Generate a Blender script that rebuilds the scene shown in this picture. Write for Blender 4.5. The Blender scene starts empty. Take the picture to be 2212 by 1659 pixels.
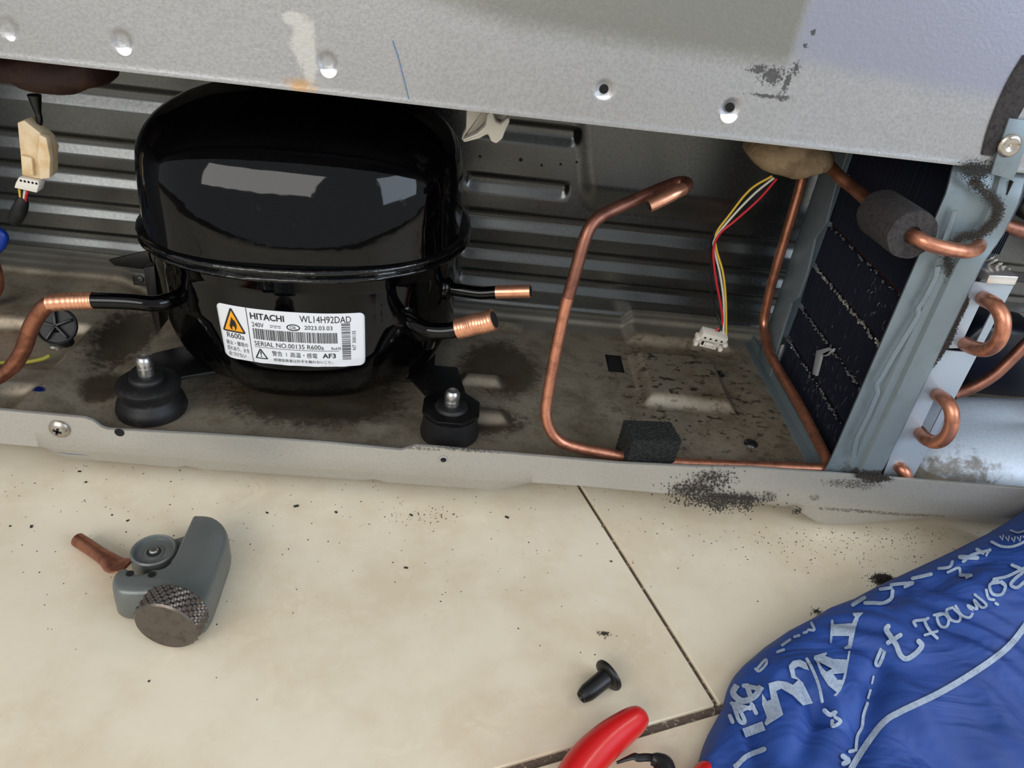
import bpy, bmesh, math, random
import numpy as np
from mathutils import Vector, Matrix, noise

random.seed(7)
C = bpy.context.scene.collection
SC = bpy.context.scene

# ------------------------------------------------------------------ camera
RW = np.array([[0.99377, -0.01109, 0.11088], [0.087, -0.54462, -0.83416], [0.06964, 0.83861, -0.54027]])
CAM = np.array([0.0, -0.37, 0.335])
FPX = 1640.68
cam = bpy.data.objects.new('camera', bpy.data.cameras.new('camera'))
C.objects.link(cam)
m3 = np.array([RW[0], -RW[1], -RW[2]]).T
M = Matrix([[*m3[0], CAM[0]], [*m3[1], CAM[1]], [*m3[2], CAM[2]], [0, 0, 0, 1]])
cam.matrix_world = M
cam.data.sensor_width = 36.0
cam.data.sensor_fit = 'HORIZONTAL'
cam.data.lens = 36.0 * FPX / 2212.0
cam.data.clip_start = 0.01
SC.camera = cam

# ------------------------------------------------------------------ world, lights, exposure
w = bpy.data.worlds.new('world'); SC.world = w; w.use_nodes = True
bg = w.node_tree.nodes['Background']
bg.inputs[0].default_value = (0.90, 0.95, 1.0, 1); bg.inputs[1].default_value = 0.60

def area(name, loc, target, sx, sy, power, col):
    l = bpy.data.lights.new(name, 'AREA'); l.shape = 'RECTANGLE'; l.size = sx; l.size_y = sy
    l.energy = power; l.color = col
    o = bpy.data.objects.new(name, l); C.objects.link(o)
    o.location = loc
    o.rotation_euler = (Vector(target) - Vector(loc)).to_track_quat('-Z', 'Y').to_euler()
    return o
area('window_light_right', (1.30, -1.05, 0.82), (0.15, 0.0, 0.08), 1.1, 0.9, 17, (0.72, 0.84, 1.0))
area('window_light_left', (-0.75, -1.55, 0.95), (0, 0.0, 0.10), 1.4, 0.9, 22, (1.0, 0.97, 0.92))
area('doorway_light', (1.25, 0.25, 1.3), (0.0, -0.15, 0.0), 0.5, 0.5, 7, (1.0, 0.96, 0.9))

vs = SC.view_settings
SC.display_settings.display_device = 'sRGB'
vs.view_transform = 'Standard'; vs.look = 'None'; vs.gamma = 1.0; vs.use_curve_mapping = False
vs.exposure = -0.08

# ------------------------------------------------------------------ picking world points on known planes
def _ray(x, y): return RW.T @ np.array([x - 1106, y - 829.5, FPX])
def PY(x, y, v=0.0): r = _ray(x, y); return Vector(CAM + r * ((v - CAM[1]) / r[1]))
def PZ(x, y, v=0.0): r = _ray(x, y); return Vector(CAM + r * ((v - CAM[2]) / r[2]))
def PX(x, y, v=0.0): r = _ray(x, y); return Vector(CAM + r * ((v - CAM[0]) / r[0]))

# ------------------------------------------------------------------ materials
def srgb(r, g, b):
    f = lambda c: (c / 255 / 12.92) if c / 255 <= 0.04045 else ((c / 255 + 0.055) / 1.055) ** 2.4
    return (f(r), f(g), f(b), 1)

class Mat:
    def __init__(s, name, col, rough=0.5, metal=0.0, coat=0.0, spec=None):
        s.m = bpy.data.materials.new(name); s.m.use_nodes = True
        s.nt = s.m.node_tree; s.b = s.nt.nodes['Principled BSDF']
        s.b.inputs['Base Color'].default_value = col
        s.b.inputs['Roughness'].default_value = rough
        s.b.inputs['Metallic'].default_value = metal
        s.b.inputs['Coat Weight'].default_value = coat
        if spec is not None: s.b.inputs['Specular IOR Level'].default_value = spec
        s.tc = s.nt.nodes.new('ShaderNodeTexCoord'); s.col = None; s.base = col
        s.mt = None
    def n(s, t, **k):
        x = s.nt.nodes.new(t)
        for a, v in k.items(): setattr(x, a, v)
        return x
    def ln(s, a, b): s.nt.links.new(a, b)
    def noise(s, scale, detail=4, rough=0.6, stretch=None, dist=0.0):
        nz = s.n('ShaderNodeTexNoise'); nz.inputs['Scale'].default_value = scale
        nz.inputs['Detail'].default_value = detail; nz.inputs['Roughness'].default_value = rough
        nz.inputs['Distortion'].default_value = dist
        if stretch:
            mp = s.n('ShaderNodeMapping'); mp.inputs['Scale'].default_value = stretch
            s.ln(s.tc.outputs['Object'], mp.inputs[0]); s.ln(mp.outputs[0], nz.inputs['Vector'])
        else: s.ln(s.tc.outputs['Object'], nz.inputs['Vector'])
        return nz.outputs['Fac']
    def ramp(s, fac, lo, hi, smooth=True):
        r = s.n('ShaderNodeMapRange'); r.inputs['From Min'].default_value = lo; r.inputs['From Max'].default_value = hi
        if smooth: r.interpolation_type = 'SMOOTHSTEP'
        s.ln(fac, r.inputs['Value']); return r.outputs[0]
    def math(s, op, a, b=None):
        x = s.n('ShaderNodeMath', operation=op)
        for i, v in enumerate((a, b)):
            if v is None: continue
            if isinstance(v, (int, float)): x.inputs[i].default_value = v
            else: s.ln(v, x.inputs[i])
        return x.outputs[0]
    def mixc(s, fac, col, amount=1.0):
        """blend col over the current colour where fac is 1"""
        x = s.n('ShaderNodeMix', data_type='RGBA')
        if amount != 1.0: fac = s.math('MULTIPLY', fac, amount)
        s.ln(fac, x.inputs[0])
        if s.col is None: x.inputs[6].default_value = s.base
        else: s.ln(s.col, x.inputs[6])
        x.inputs[7].default_value = col
        s.col = x.outputs[2]; s.ln(s.col, s.b.inputs['Base Color'])
    def mixv(s, inp, fac, lo, hi):
        r = s.n('ShaderNodeMapRange'); s.ln(fac, r.inputs['Value'])
        r.inputs['To Min'].default_value = lo; r.inputs['To Max'].default_value = hi
        s.ln(r.outputs[0], s.b.inputs[inp])
    def bump(s, fac, strength, dist=0.001):
        b = s.n('ShaderNodeBump'); b.inputs['Strength'].default_value = strength; b.inputs['Distance'].default_value = dist
        s.ln(fac, b.inputs['Height'])
        if s.b.inputs['Normal'].is_linked: s.ln(s.b.inputs['Normal'].links[0].from_socket, b.inputs['Normal'])
        s.ln(b.outputs[0], s.b.inputs['Normal'])
    def blob(s, c, rad, jag=0.5, nscale=150, soft=0.35):
        """1 inside an irregular stain centred at c with radii rad (metres)"""
        mp = s.n('ShaderNodeMapping', vector_type='POINT')
        mp.inputs['Location'].default_value = tuple(-c[i] / rad[i] for i in range(3))
        mp.inputs['Scale'].default_value = tuple(1 / rad[i] for i in range(3))
        s.ln(s.tc.outputs['Object'], mp.inputs[0])
        ln = s.n('ShaderNodeVectorMath', operation='LENGTH'); s.ln(mp.outputs[0], ln.inputs[0])
        nz = s.noise(nscale, 5, 0.7)
        d = s.math('ADD', ln.outputs['Value'], s.math('MULTIPLY', s.math('SUBTRACT', nz, 0.5), jag * 2))
        return s.math('SUBTRACT', 1.0, s.ramp(d, 1.0 - soft, 1.0 + soft * 0.3))
    def blobs(s, lst):
        out = None
        for a in lst:
            f = s.blob(*a[:2], **(a[2] if len(a) > 2 else {}))
            out = f if out is None else s.math('MAXIMUM', out, f)
        return out

BIG = 9.0
def spangled(name, col, rough, dark=0.72, metal=0.75, bump=0.25, scale=900):
    t = Mat(name, col, rough, metal)
    c2 = tuple(c * dark for c in col[:3]) + (1,)
    t.mixc(t.ramp(t.noise(scale, 3, 0.65), 0.42, 0.62), c2, 0.8)
    t.mixc(t.ramp(t.noise(40, 4, 0.6), 0.45, 0.75), c2, 0.35)
    t.mixv('Roughness', t.noise(scale * 0.7, 2), rough - 0.07, rough + 0.1)
    t.bump(t.noise(scale * 0.8, 3), bump, 0.0004)
    return t

# back panel: spangled strip below, darker grey and bluish colour blended in above
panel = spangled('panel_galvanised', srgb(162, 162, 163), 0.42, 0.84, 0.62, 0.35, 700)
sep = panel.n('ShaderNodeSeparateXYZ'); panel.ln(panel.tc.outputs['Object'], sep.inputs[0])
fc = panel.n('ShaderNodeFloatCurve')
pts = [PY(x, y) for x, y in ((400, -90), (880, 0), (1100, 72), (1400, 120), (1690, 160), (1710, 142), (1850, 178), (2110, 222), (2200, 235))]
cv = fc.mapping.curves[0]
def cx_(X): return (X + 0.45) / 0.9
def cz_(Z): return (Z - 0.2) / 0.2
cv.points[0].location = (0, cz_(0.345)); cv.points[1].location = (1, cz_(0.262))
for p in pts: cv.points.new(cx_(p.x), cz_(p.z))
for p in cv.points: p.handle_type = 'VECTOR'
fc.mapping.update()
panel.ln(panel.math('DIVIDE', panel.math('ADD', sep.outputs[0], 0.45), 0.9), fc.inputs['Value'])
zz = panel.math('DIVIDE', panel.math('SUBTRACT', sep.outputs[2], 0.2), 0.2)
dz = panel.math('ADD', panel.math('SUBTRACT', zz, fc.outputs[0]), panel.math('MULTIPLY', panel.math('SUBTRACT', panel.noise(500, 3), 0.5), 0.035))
upper_tone = panel.ramp(dz, -0.012, 0.05)
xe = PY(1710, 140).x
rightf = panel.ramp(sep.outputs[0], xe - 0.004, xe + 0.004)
panel.mixc(panel.math('MULTIPLY', upper_tone, panel.math('SUBTRACT', 1.0, rightf)), srgb(122, 121, 113), 0.85)
panel.mixc(panel.math('MULTIPLY', upper_tone, rightf), srgb(142, 144, 160), 0.85)
p1 = PY(655, 90); p2 = PY(650, 185); p3 = PY(690, 190)
panel.mixc(panel.blobs([((p1.x, 0, p1.z), (.006, BIG, .012), dict(jag=.5, nscale=300)), ((PY(668, 130).x, 0, PY(668, 130).z), (.0035, BIG, .013), dict(jag=.3, nscale=300)), ((p1.x - .004, 0, p1.z + .009), (.006, BIG, .003), dict(jag=.4, nscale=300))]), srgb(204, 204, 198), 0.55)
panel.mixc(panel.blob((p2.x, 0, p2.z), (.008, BIG, .004), jag=.9, nscale=220, soft=.8), srgb(186, 146, 96), 0.75)
d = [PY(x, y) for x, y in ((1655, 208), (1690, 212), (1700, 180), (1668, 165), (1720, 150), (1758, 70), (1740, 100), (1640, 150))]
panel.mixc(panel.blobs([((q.x, 0, q.z), (rx, BIG, rz), dict(jag=2.2, nscale=900)) for q, rx, rz in zip(d, (.008, .004, .0016, .006, .002, .0011, .0011, .005), (.0009, .0014, .005, .004, .003, .0011, .0011, .002))]), srgb(52, 48, 48), 0.8)

rail_m = spangled('rail_zinc', srgb(182, 179, 172), 0.40, 0.92, 0.55, 0.12, 500)
for L_, jag in (([((1500, 1052), (.016, .004)), ((1560, 1075), (.014, .0045)), ((1620, 1080), (.012, .004)), ((1530, 1030), (.010, .006)), ((1660, 1070), (.006, .004)), ((1890, 1032), (.013, .0035)), ((1470, 1062), (.007, .003))], 1.1),
                ([((1850, 1105), (.03, .002)), ((1960, 1115), (.03, .002)), ((1715, 1100), (.005, .002)), ((910, 968), (.012, .0015)), ((1000, 972), (.02, .0012)), ((1760, 1075), (.004, .003)), ((1840, 1045), (.02, .004))], 1.5)):
    lst = []
    for (px, py), (rx, rz) in L_:
        q = PY(px, py); lst.append(((q.x, 0, q.z), (rx, BIG, rz), dict(jag=jag, nscale=420)))
    rail_m.mixc(rail_m.math('MULTIPLY', rail_m.blobs(lst), rail_m.ramp(rail_m.noise(650, 4, .8), .42, .55)), srgb(84, 76, 68), 0.8)
rail_m.mixc(rail_m.ramp(rail_m.noise(260, 3, 0.8, (1, 1, 1)), 0.70, 0.74), srgb(90, 84, 76), 0.7)
q = PY(150, 985); rail_m.mixc(rail_m.blob((q.x, 0, q.z), (.012, BIG, .0006), jag=.2), srgb(70, 95, 150), 0.7)

wall_m = spangled('wall_galvanised', srgb(96, 98, 98), 0.24, 0.93, 0.92, 0.05, 600)
wall_m.mixc(wall_m.ramp(wall_m.noise(230, 3, 0.9), 0.73, 0.76), srgb(30, 28, 26), 0.8)

pan_m = spangled('pan_galvanised', srgb(180, 168, 148), 0.40, 0.86, 0.6, 0.2, 500)
pan_m.mixc(pan_m.ramp(pan_m.noise(38, 6, 0.72), 0.42, 0.70), srgb(118, 102, 80), 0.7)
pan_m.mixc(pan_m.ramp(pan_m.noise(190, 5, 0.8), 0.60, 0.70), srgb(80, 66, 52), 0.6)
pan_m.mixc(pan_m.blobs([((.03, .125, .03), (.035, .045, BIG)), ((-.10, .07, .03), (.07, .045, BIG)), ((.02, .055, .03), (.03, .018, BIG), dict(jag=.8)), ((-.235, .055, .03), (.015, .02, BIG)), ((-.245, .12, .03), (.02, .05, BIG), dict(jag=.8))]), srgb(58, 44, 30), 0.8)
pan_m.mixc(pan_m.math('MULTIPLY', pan_m.blob((.18, .11, .03), (.09, .1, BIG), soft=.6), pan_m.ramp(pan_m.noise(110, 4, 0.7, (1, 1.6, 1)), 0.55, 0.62)), srgb(50, 42, 36), 0.85)
sx_ = pan_m.n('ShaderNodeSeparateXYZ'); pan_m.ln(pan_m.tc.outputs['Object'], sx_.inputs[0])
pan_m.mixc(pan_m.ramp(sx_.outputs[1], .186, .196), srgb(150, 148, 140), .7)
for bx_, by_ in ((.016, .100), (.018, .0545), (.17, .089)): pan_m.mixc(pan_m.blob((bx_, by_, .036), (.019 if bx_ < .1 else .034, .0065, BIG), jag=.5, nscale=160), srgb(150, 141, 124), .55)  # pale bumps; highlight on the square's front edge painted as pale colour
q = PZ(83, 840, .04); pan_m.mixc(pan_m.blob((q.x, q.y, .035), (.0045, .0035, .02), jag=.2), srgb(15, 40, 120), 1)
pan_m.mixv('Roughness', pan_m.noise(60, 4), 0.32, 0.6)

black = Mat('compressor_black_enamel', srgb(3, 3, 4), 0.05, 0, 0.0, 0.30); black.bump(black.noise(28, 3), 0.10, 0.002)
black.mixv('Roughness', black.ramp(black.noise(60, 5, .7), .6, .75), .045, .22)
seam_m = Mat('seam_black_enamel', srgb(8, 8, 9), 0.12, 0, 0.2); seam_m.bump(seam_m.noise(90, 3, .6, (1, 1, 3)), 0.5, 0.0012)
blackdull = Mat('black_painted_steel', srgb(12, 12, 13), 0.35); blackdull.mixc(blackdull.ramp(blackdull.noise(300, 4), .62, .7), srgb(44, 40, 34), .7)
rubber = Mat('black_rubber', srgb(17, 17, 18), 0.55); rubber.mixc(rubber.ramp(rubber.noise(120, 5, .75), .5, .75), srgb(52, 50, 46), .6); rubber.bump(rubber.noise(400, 3), .2, .0005)
rubber2 = Mat('clean_black_rubber', srgb(12, 12, 13), 0.42)
foamblk = Mat('black_foam', srgb(10, 10, 10), 0.95)
vo = foamblk.n('ShaderNodeTexVoronoi'); vo.inputs['Scale'].default_value = 620; foamblk.ln(foamblk.tc.outputs['Object'], vo.inputs['Vector'])
foamblk.mixc(foamblk.ramp(vo.outputs['Distance'], .35, .62), srgb(34, 36, 33), .9); foamblk.bump(vo.outputs['Distance'], 1.0, .001)
foambr = Mat('grey_brown_foam', srgb(54, 50, 50), 0.9); foambr.mixc(foambr.ramp(foambr.noise(420, 6, .8), .46, .62), srgb(26, 24, 28), .85); foambr.bump(foambr.noise(600, 4), .8, .001)
putty = Mat('beige_putty', srgb(150, 128, 98), 0.85); putty.mixc(putty.ramp(putty.noise(90, 5), .45, .7), srgb(104, 84, 60), .8); putty.bump(putty.noise(300, 5), .8, .0012)
puttybr = Mat('brown_putty', srgb(44, 18, 10), 0.7); puttybr.mixc(puttybr.ramp(puttybr.noise(60, 5), .5, .7), srgb(70, 42, 20), .7); puttybr.bump(puttybr.noise(150, 4), .6, .001)

def copper(name, col, dark, rough, amt=0.7, sc=90):
    t = Mat(name, col, rough, 0.85)
    t.mixc(t.ramp(t.noise(sc, 5, 0.7), 0.42, 0.66), dark, amt)
    t.mixc(t.ramp(t.noise(520, 4, 0.8), 0.66, 0.72), srgb(50, 28, 20), 0.6)
    t.mixv('Roughness', t.noise(120, 3), rough - .08, rough + .14)
    t.bump(t.noise(350, 3), .12, .0004)
    return t
cop = copper('copper_tube', srgb(206, 140, 112), srgb(146, 96, 76), 0.36)
copdark = copper('tarnished_copper', srgb(142, 96, 80), srgb(98, 64, 56), 0.42)
copbright = copper('scraped_copper', srgb(232, 168, 136), srgb(200, 134, 104), 0.3, .5, 300)
copbr2 = copper('old_copper', srgb(164, 108, 84), srgb(112, 70, 54), 0.38)
steel = Mat('steel_stud', srgb(190, 188, 184), 0.25, 0.95); steel.mixv('Roughness', steel.noise(200, 3), .18, .4)
screwm = Mat('screw_steel', srgb(176, 168, 158), 0.32, 0.9); screwm.mixc(screwm.ramp(screwm.noise(500, 4), .55, .7), srgb(110, 92, 76), .8)
darkhole = Mat('dark_hole', srgb(8, 8, 8), 0.9)
brightz = Mat('bare_punched_zinc', srgb(246, 246, 246), 0.5, 0.1)
white = Mat('white_nylon', srgb(224, 218, 206), 0.45); 
cream = Mat('cream_nylon', srgb(222, 200, 164), 0.5); cream.mixc(cream.ramp(cream.noise(90, 3), .45, .7), srgb(204, 164, 110), .7)
clipw = Mat('milky_plastic', srgb(196, 190, 176), 0.35); clipw.b.inputs['Subsurface Weight'].default_value = .2; clipw.b.inputs['Subsurface Radius'].default_value = (.004, .004, .003)
def plain(name, c, r=.5, **k): return Mat(name, c, r, **k)
wred = plain('red_wire', srgb(190, 34, 48), .4); wblk = plain('black_wire', srgb(20, 20, 24), .4)
wwht = plain('white_wire', srgb(206, 204, 196), .4); wyel = plain('yellow_wire', srgb(214, 178, 60), .4)
wblu = plain('blue_wire', srgb(10, 50, 140), .4); wgry = plain('grey_wire', srgb(70, 70, 76), .4); wyg = plain('yellow_green_wire', srgb(150, 140, 50), .5)
bracket_m = Mat('blue_grey_plate', srgb(120, 132, 138), 0.40, 0.35)
bracket_m.mixc(bracket_m.ramp(bracket_m.noise(70, 5, .7), .5, .8), srgb(98, 108, 113), .6)
bracket_m.mixc(bracket_m.ramp(bracket_m.noise(420, 4, .8), .66, .72), srgb(60, 60, 62), .7)
q1, q2 = PY(1880, 1010, .01), PY(2140, 380, .01)
bracket_m.mixc(bracket_m.blobs([((q1.x, 0, q1.z), (.02, BIG, .006), dict(jag=.9, nscale=300))]), srgb(64, 60, 58), .9)
endplate_m = Mat('pale_grey_plate', srgb(166, 178, 190), 0.38, 0.35)
endplate_m.mixc(endplate_m.ramp(endplate_m.noise(300, 5, .8), .62, .7), srgb(74, 74, 78), .7)
fin_m = Mat('dusty_fin', srgb(44, 48, 62), 0.5, 0.5); fin_m.mixc(fin_m.ramp(fin_m.noise(500, 3), .55, .75), srgb(48, 48, 58), .7)
finlight = Mat('crumpled_fin_edge', srgb(120, 120, 124), 0.5, 0.4)
finbright = Mat('bare_aluminium', srgb(214, 212, 208), 0.3, 0.8)
dust_m = Mat('brown_grey_dust', srgb(56, 51, 47), 0.95)
dustdark = Mat('dark_dust', srgb(44, 42, 42), 0.95)
dome_m = spangled('housing_zinc', srgb(206, 218, 232), 0.5, 0.88, 0.1, 0.2, 500)
dome_m.mixc(dome_m.blobs([((PZ(2050, 1020, .05).x, PZ(2050, 1020, .05).y, .04), (.05, .032, .05), dict(jag=.9, nscale=120))]), srgb(112, 104, 92), .85)
toolgrey = Mat('grey_enamel', srgb(106, 110, 107), 0.36, 0.25); toolgrey.bump(toolgrey.noise(140, 3), .25, .0008); toolgrey.mixc(toolgrey.ramp(toolgrey.noise(500, 4), .64, .72), srgb(66, 68, 66), .6)
knobm = Mat('dark_knob_steel', srgb(104, 96, 90), 0.36, 0.8); knobm.mixc(knobm.ramp(knobm.noise(150, 4), .45, .7), srgb(74, 66, 62), .7)
redm = Mat('red_vinyl_grip', srgb(206, 24, 26), 0.35, 0, .15)
bladeblk = Mat('black_oxide_steel', srgb(40, 38, 40), 0.4, 0.5)
labelw = Mat('white_label_paper', srgb(222, 224, 228), 0.45)
ink = Mat('black_ink', srgb(24, 24, 26), 0.6); inkor = Mat('orange_ink', srgb(244, 164, 30), 0.5)
bag_m = Mat('blue_nylon', srgb(30, 64, 134), 0.58)
bag_m.mixc(bag_m.ramp(bag_m.noise(14, 3), .4, .65), srgb(38, 78, 160), .6)
wv = bag_m.noise(1500, 2); bag_m.bump(wv, .15, .0003)
bag_m.bump(bag_m.noise(16, 3, .5, (1, 2.0, 1), .8), .5, .012)
printm = Mat('pale_print', srgb(160, 174, 192), 0.7); printm.mixc(printm.ramp(printm.noise(600, 3, .8), .48, .62), srgb(126, 142, 170), .7)

tile_m = Mat('cream_glazed_tile', srgb(232, 220, 196), 0.28, 0, 0, .5)
tile_m.mixc(tile_m.ramp(tile_m.noise(14, 6, .65), .38, .7), srgb(212, 192, 160), .65)
tile_m.mixc(tile_m.ramp(tile_m.noise(45, 6, .7, dist=1.0), .52, .72), srgb(236, 222, 196), .7)
tile_m.mixc(tile_m.ramp(tile_m.noise(120, 4, .75), .66, .74), srgb(196, 172, 140), .4)
tile_m.mixc(tile_m.ramp(tile_m.noise(420, 3, .8), .74, .78), srgb(110, 90, 70), .6)
tile_m.mixc(tile_m.math('MULTIPLY', tile_m.blob((.27, .005, 0), (.13, .045, BIG), soft=.8), tile_m.ramp(tile_m.noise(90, 6, .8), .42, .62)), srgb(84, 74, 62), .75)
tile_m.mixv('Roughness', tile_m.noise(30, 4), .22, .42)
grout_m = Mat('dirty_grout', srgb(96, 82, 72), 0.9); grout_m.mixc(grout_m.ramp(grout_m.noise(260, 4, .75), .56, .62), srgb(190, 178, 160), .8); grout_m.bump(grout_m.noise(300, 4), 1, .001)

# ------------------------------------------------------------------ geometry helpers
class MB:
    def __init__(s): s.v = []; s.f = []
    def add(s, vs_, fs):
        o = len(s.v); s.v += [tuple(v) for v in vs_]; s.f += [tuple(i + o for i in f) for f in fs]; return s
    def box(s, c, size, rot=None):
        hx, hy, hz = (q / 2 for q in size); vs_ = []
        for x, y, z in ((-1, -1, -1), (1, -1, -1), (1, 1, -1), (-1, 1, -1), (-1, -1, 1), (1, -1, 1), (1, 1, 1), (-1, 1, 1)):
            p = Vector((x * hx, y * hy, z * hz))
            if rot: p = rot @ p
            vs_.append(p + Vector(c))
        return s.add(vs_, [(0, 3, 2, 1), (4, 5, 6, 7), (0, 1, 5, 4), (1, 2, 6, 5), (2, 3, 7, 6), (3, 0, 4, 7)])
    def sweep(s, pts, rad, n=16, cap=True, flat=None):
        """tube along pts; rad = number, list, or list of (a,b)"""
        P = [Vector(p) for p in pts]; k = len(P)
        R_ = rad if isinstance(rad, (list, tuple)) else [rad] * k
        T = [((P[min(i + 1, k - 1)] - P[max(i - 1, 0)]).normalized()) for i in range(k)]
        up = Vector(flat) if flat else (Vector((0, 0, 1)) if abs(T[0].z) < .9 else Vector((1, 0, 0)))
        N = (up - T[0] * up.dot(T[0])).normalized(); vs_ = []; fs = []
        for i in range(k):
            N = (N - T[i] * N.dot(T[i])).normalized(); B = T[i].cross(N)
            a, b = R_[i] if isinstance(R_[i], (list, tuple)) else (R_[i], R_[i])
            for j in range(n):
                t = 2 * math.pi * j / n
                vs_.append(P[i] + N * (a * math.cos(t)) + B * (b * math.sin(t)))
        for i in range(k - 1):
            for j in range(n):
                fs.append((i * n + j, i * n + (j + 1) % n, (i + 1) * n + (j + 1) % n, (i + 1) * n + j))
        if cap: fs += [tuple(range(n))[::-1], tuple((k - 1) * n + j for j in range(n))]
        return s.add(vs_, fs)
    def pipe_end(s, p, d, r, wall=.0008):
        """open cut end: ring plus dark bore is left to caller"""
        return s
    def lathe(s, prof, c, axis=(0, 0, 1), n=40, wob=None):
        ax = Vector(axis).normalized(); u = ax.orthogonal().normalized(); v = ax.cross(u); vs_ = []; fs = []
        for r, h in prof:
            for j in range(n):
                t = 2 * math.pi * j / n; rr = r * (wob(t, h) if wob else 1)
                vs_.append(Vector(c) + ax * h + (u * math.cos(t) + v * math.sin(t)) * rr)
        k = len(prof)
        for i in range(k - 1):
            for j in range(n): fs.append((i * n + j, i * n + (j + 1) % n, (i + 1) * n + (j + 1) % n, (i + 1) * n + j))
        if prof[0][0] > 1e-6: fs.append(tuple(range(n))[::-1])
        if prof[-1][0] > 1e-6: fs.append(tuple((k - 1) * n + j for j in range(n)))
        return s.add(vs_, fs)
    def prism(s, poly, fn0, fn1):
        """poly of 2D points; fn0, fn1 map a 2D point to its two 3D ends"""
        n = len(poly); vs_ = [fn0(p) for p in poly] + [fn1(p) for p in poly]
        fs = [tuple(range(n))[::-1], tuple(range(n, 2 * n))] + [(i, (i + 1) % n, n + (i + 1) % n, n + i) for i in range(n)]
        return s.add(vs_, fs)
    def build(s, name, mat, parent=None, smooth=35, bevel=0, seg=2, solid=0, kind=None, label=None, recalc=True):
        me = bpy.data.meshes.new(name); me.from_pydata(s.v, [], s.f); me.update()
        if recalc or bevel:
            bm = bmesh.new(); bm.from_mesh(me); bmesh.ops.remove_doubles(bm, verts=bm.verts, dist=1e-6)
            bmesh.ops.recalc_face_normals(bm, faces=bm.faces)
            if bevel:
                ed = [e for e in bm.edges if len(e.link_faces) == 2 and e.calc_face_angle(0) > math.radians(30)]
                bmesh.ops.bevel(bm, geom=ed, offset=bevel, segments=seg, affect='EDGES', profile=.5)
            bm.to_mesh(me); bm.free()
        if smooth: me.shade_smooth(); me.set_sharp_from_angle(angle=math.radians(smooth))
        ms = mat if isinstance(mat, (list, tuple)) else [mat]
        for q_ in ms: me.materials.append(q_.m)
        o = bpy.data.objects.new(name, me); C.objects.link(o)
        if solid:
            md = o.modifiers.new('solid', 'SOLIDIFY'); md.thickness = solid; md.offset = 0
        if parent: o.parent = parent; o.matrix_parent_inverse = parent.matrix_world.inverted()
        if kind: o['kind'] = kind
        if label: o['label'] = label
        return o

def tag(o, label=None, cat=None, group=None, kind=None):
    for k, v in (('label', label), ('category', cat), ('group', group), ('kind', kind)):
        if v: o[k] = v
    return o
def thing(name, loc, label, cat, group=None):
    o = bpy.data.objects.new(name, None); o.empty_display_size = .02; C.objects.link(o)
    o.location = loc; o.matrix_world = Matrix.Translation(Vector(loc))
    return tag(o, label, cat, group)

def spline(P, n=8):
    """Catmull-Rom through P (Vectors or tuples of any length)"""
    P = [np.array(p, float) for p in P]; Q = [2 * P[0] - P[1]] + P + [2 * P[-1] - P[-2]]; out = []
    for i in range(1, len(Q) - 2):
        a, b, c, d_ = Q[i - 1:i + 3]
        for k in range(n):
            t = k / n
            out.append(.5 * ((2 * b) + (-a + c) * t + (2 * a - 5 * b + 4 * c - d_) * t * t + (-a + 3 * b - 3 * c + d_) * t ** 3))
    out.append(P[-1]); return out
def fillet(P, r, n=8):
    """polyline with rounded corners; r number or list"""
    P = [Vector(p) for p in P]; out = [P[0]]
    for i in range(1, len(P) - 1):
        a, b, c = P[i - 1], P[i], P[i + 1]; rr = r[i - 1] if isinstance(r, (list, tuple)) else r
        d1 = min(rr, (a - b).length * .48); d2 = min(rr, (c - b).length * .48)
        s0 = b + (a - b).normalized() * d1; s1 = b + (c - b).normalized() * d2
        for k in range(n + 1):
            t = k / n; out.append(s0 * (1 - t) ** 2 + b * 2 * t * (1 - t) + s1 * t * t)
    out.append(P[-1]); return out
def sm(a, b, x):
    t = np.clip((x - a) / (b - a), 0, 1); return t * t * (3 - 2 * t)

def gridmesh(name, us, vs_, fn, mat, parent=None, keep=None, kind=None):
    U, V = np.meshgrid(us, vs_); Pn = fn(U, V)
    co = np.stack(Pn, -1).reshape(-1, 3); nu, nv = len(us), len(vs_)
    i = np.arange((nu - 1) * (nv - 1)); r_, c_ = i // (nu - 1), i % (nu - 1); a = r_ * nu + c_
    F = np.stack([a, a + 1, a + nu + 1, a + nu], 1)
    if keep is not None:
        cu = (U.ravel()[F].mean(1)); cvv = (V.ravel()[F].mean(1)); F = F[keep(cu, cvv)]
    me = bpy.data.meshes.new(name)
    me.vertices.add(len(co)); me.vertices.foreach_set('co', co.ravel().astype(np.float32))
    me.loops.add(len(F) * 4); me.loops.foreach_set('vertex_index', F.ravel().astype(np.int32))
    me.polygons.add(len(F)); me.polygons.foreach_set('loop_start', np.arange(0, len(F) * 4, 4, dtype=np.int32))
    me.update(); me.validate(); me.shade_smooth(); me.materials.append(mat.m)
    o = bpy.data.objects.new(name, me); C.objects.link(o)
    if parent: o.parent = parent; o.matrix_parent_inverse = parent.matrix_world.inverted()
    if kind: o['kind'] = kind
    return o

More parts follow.
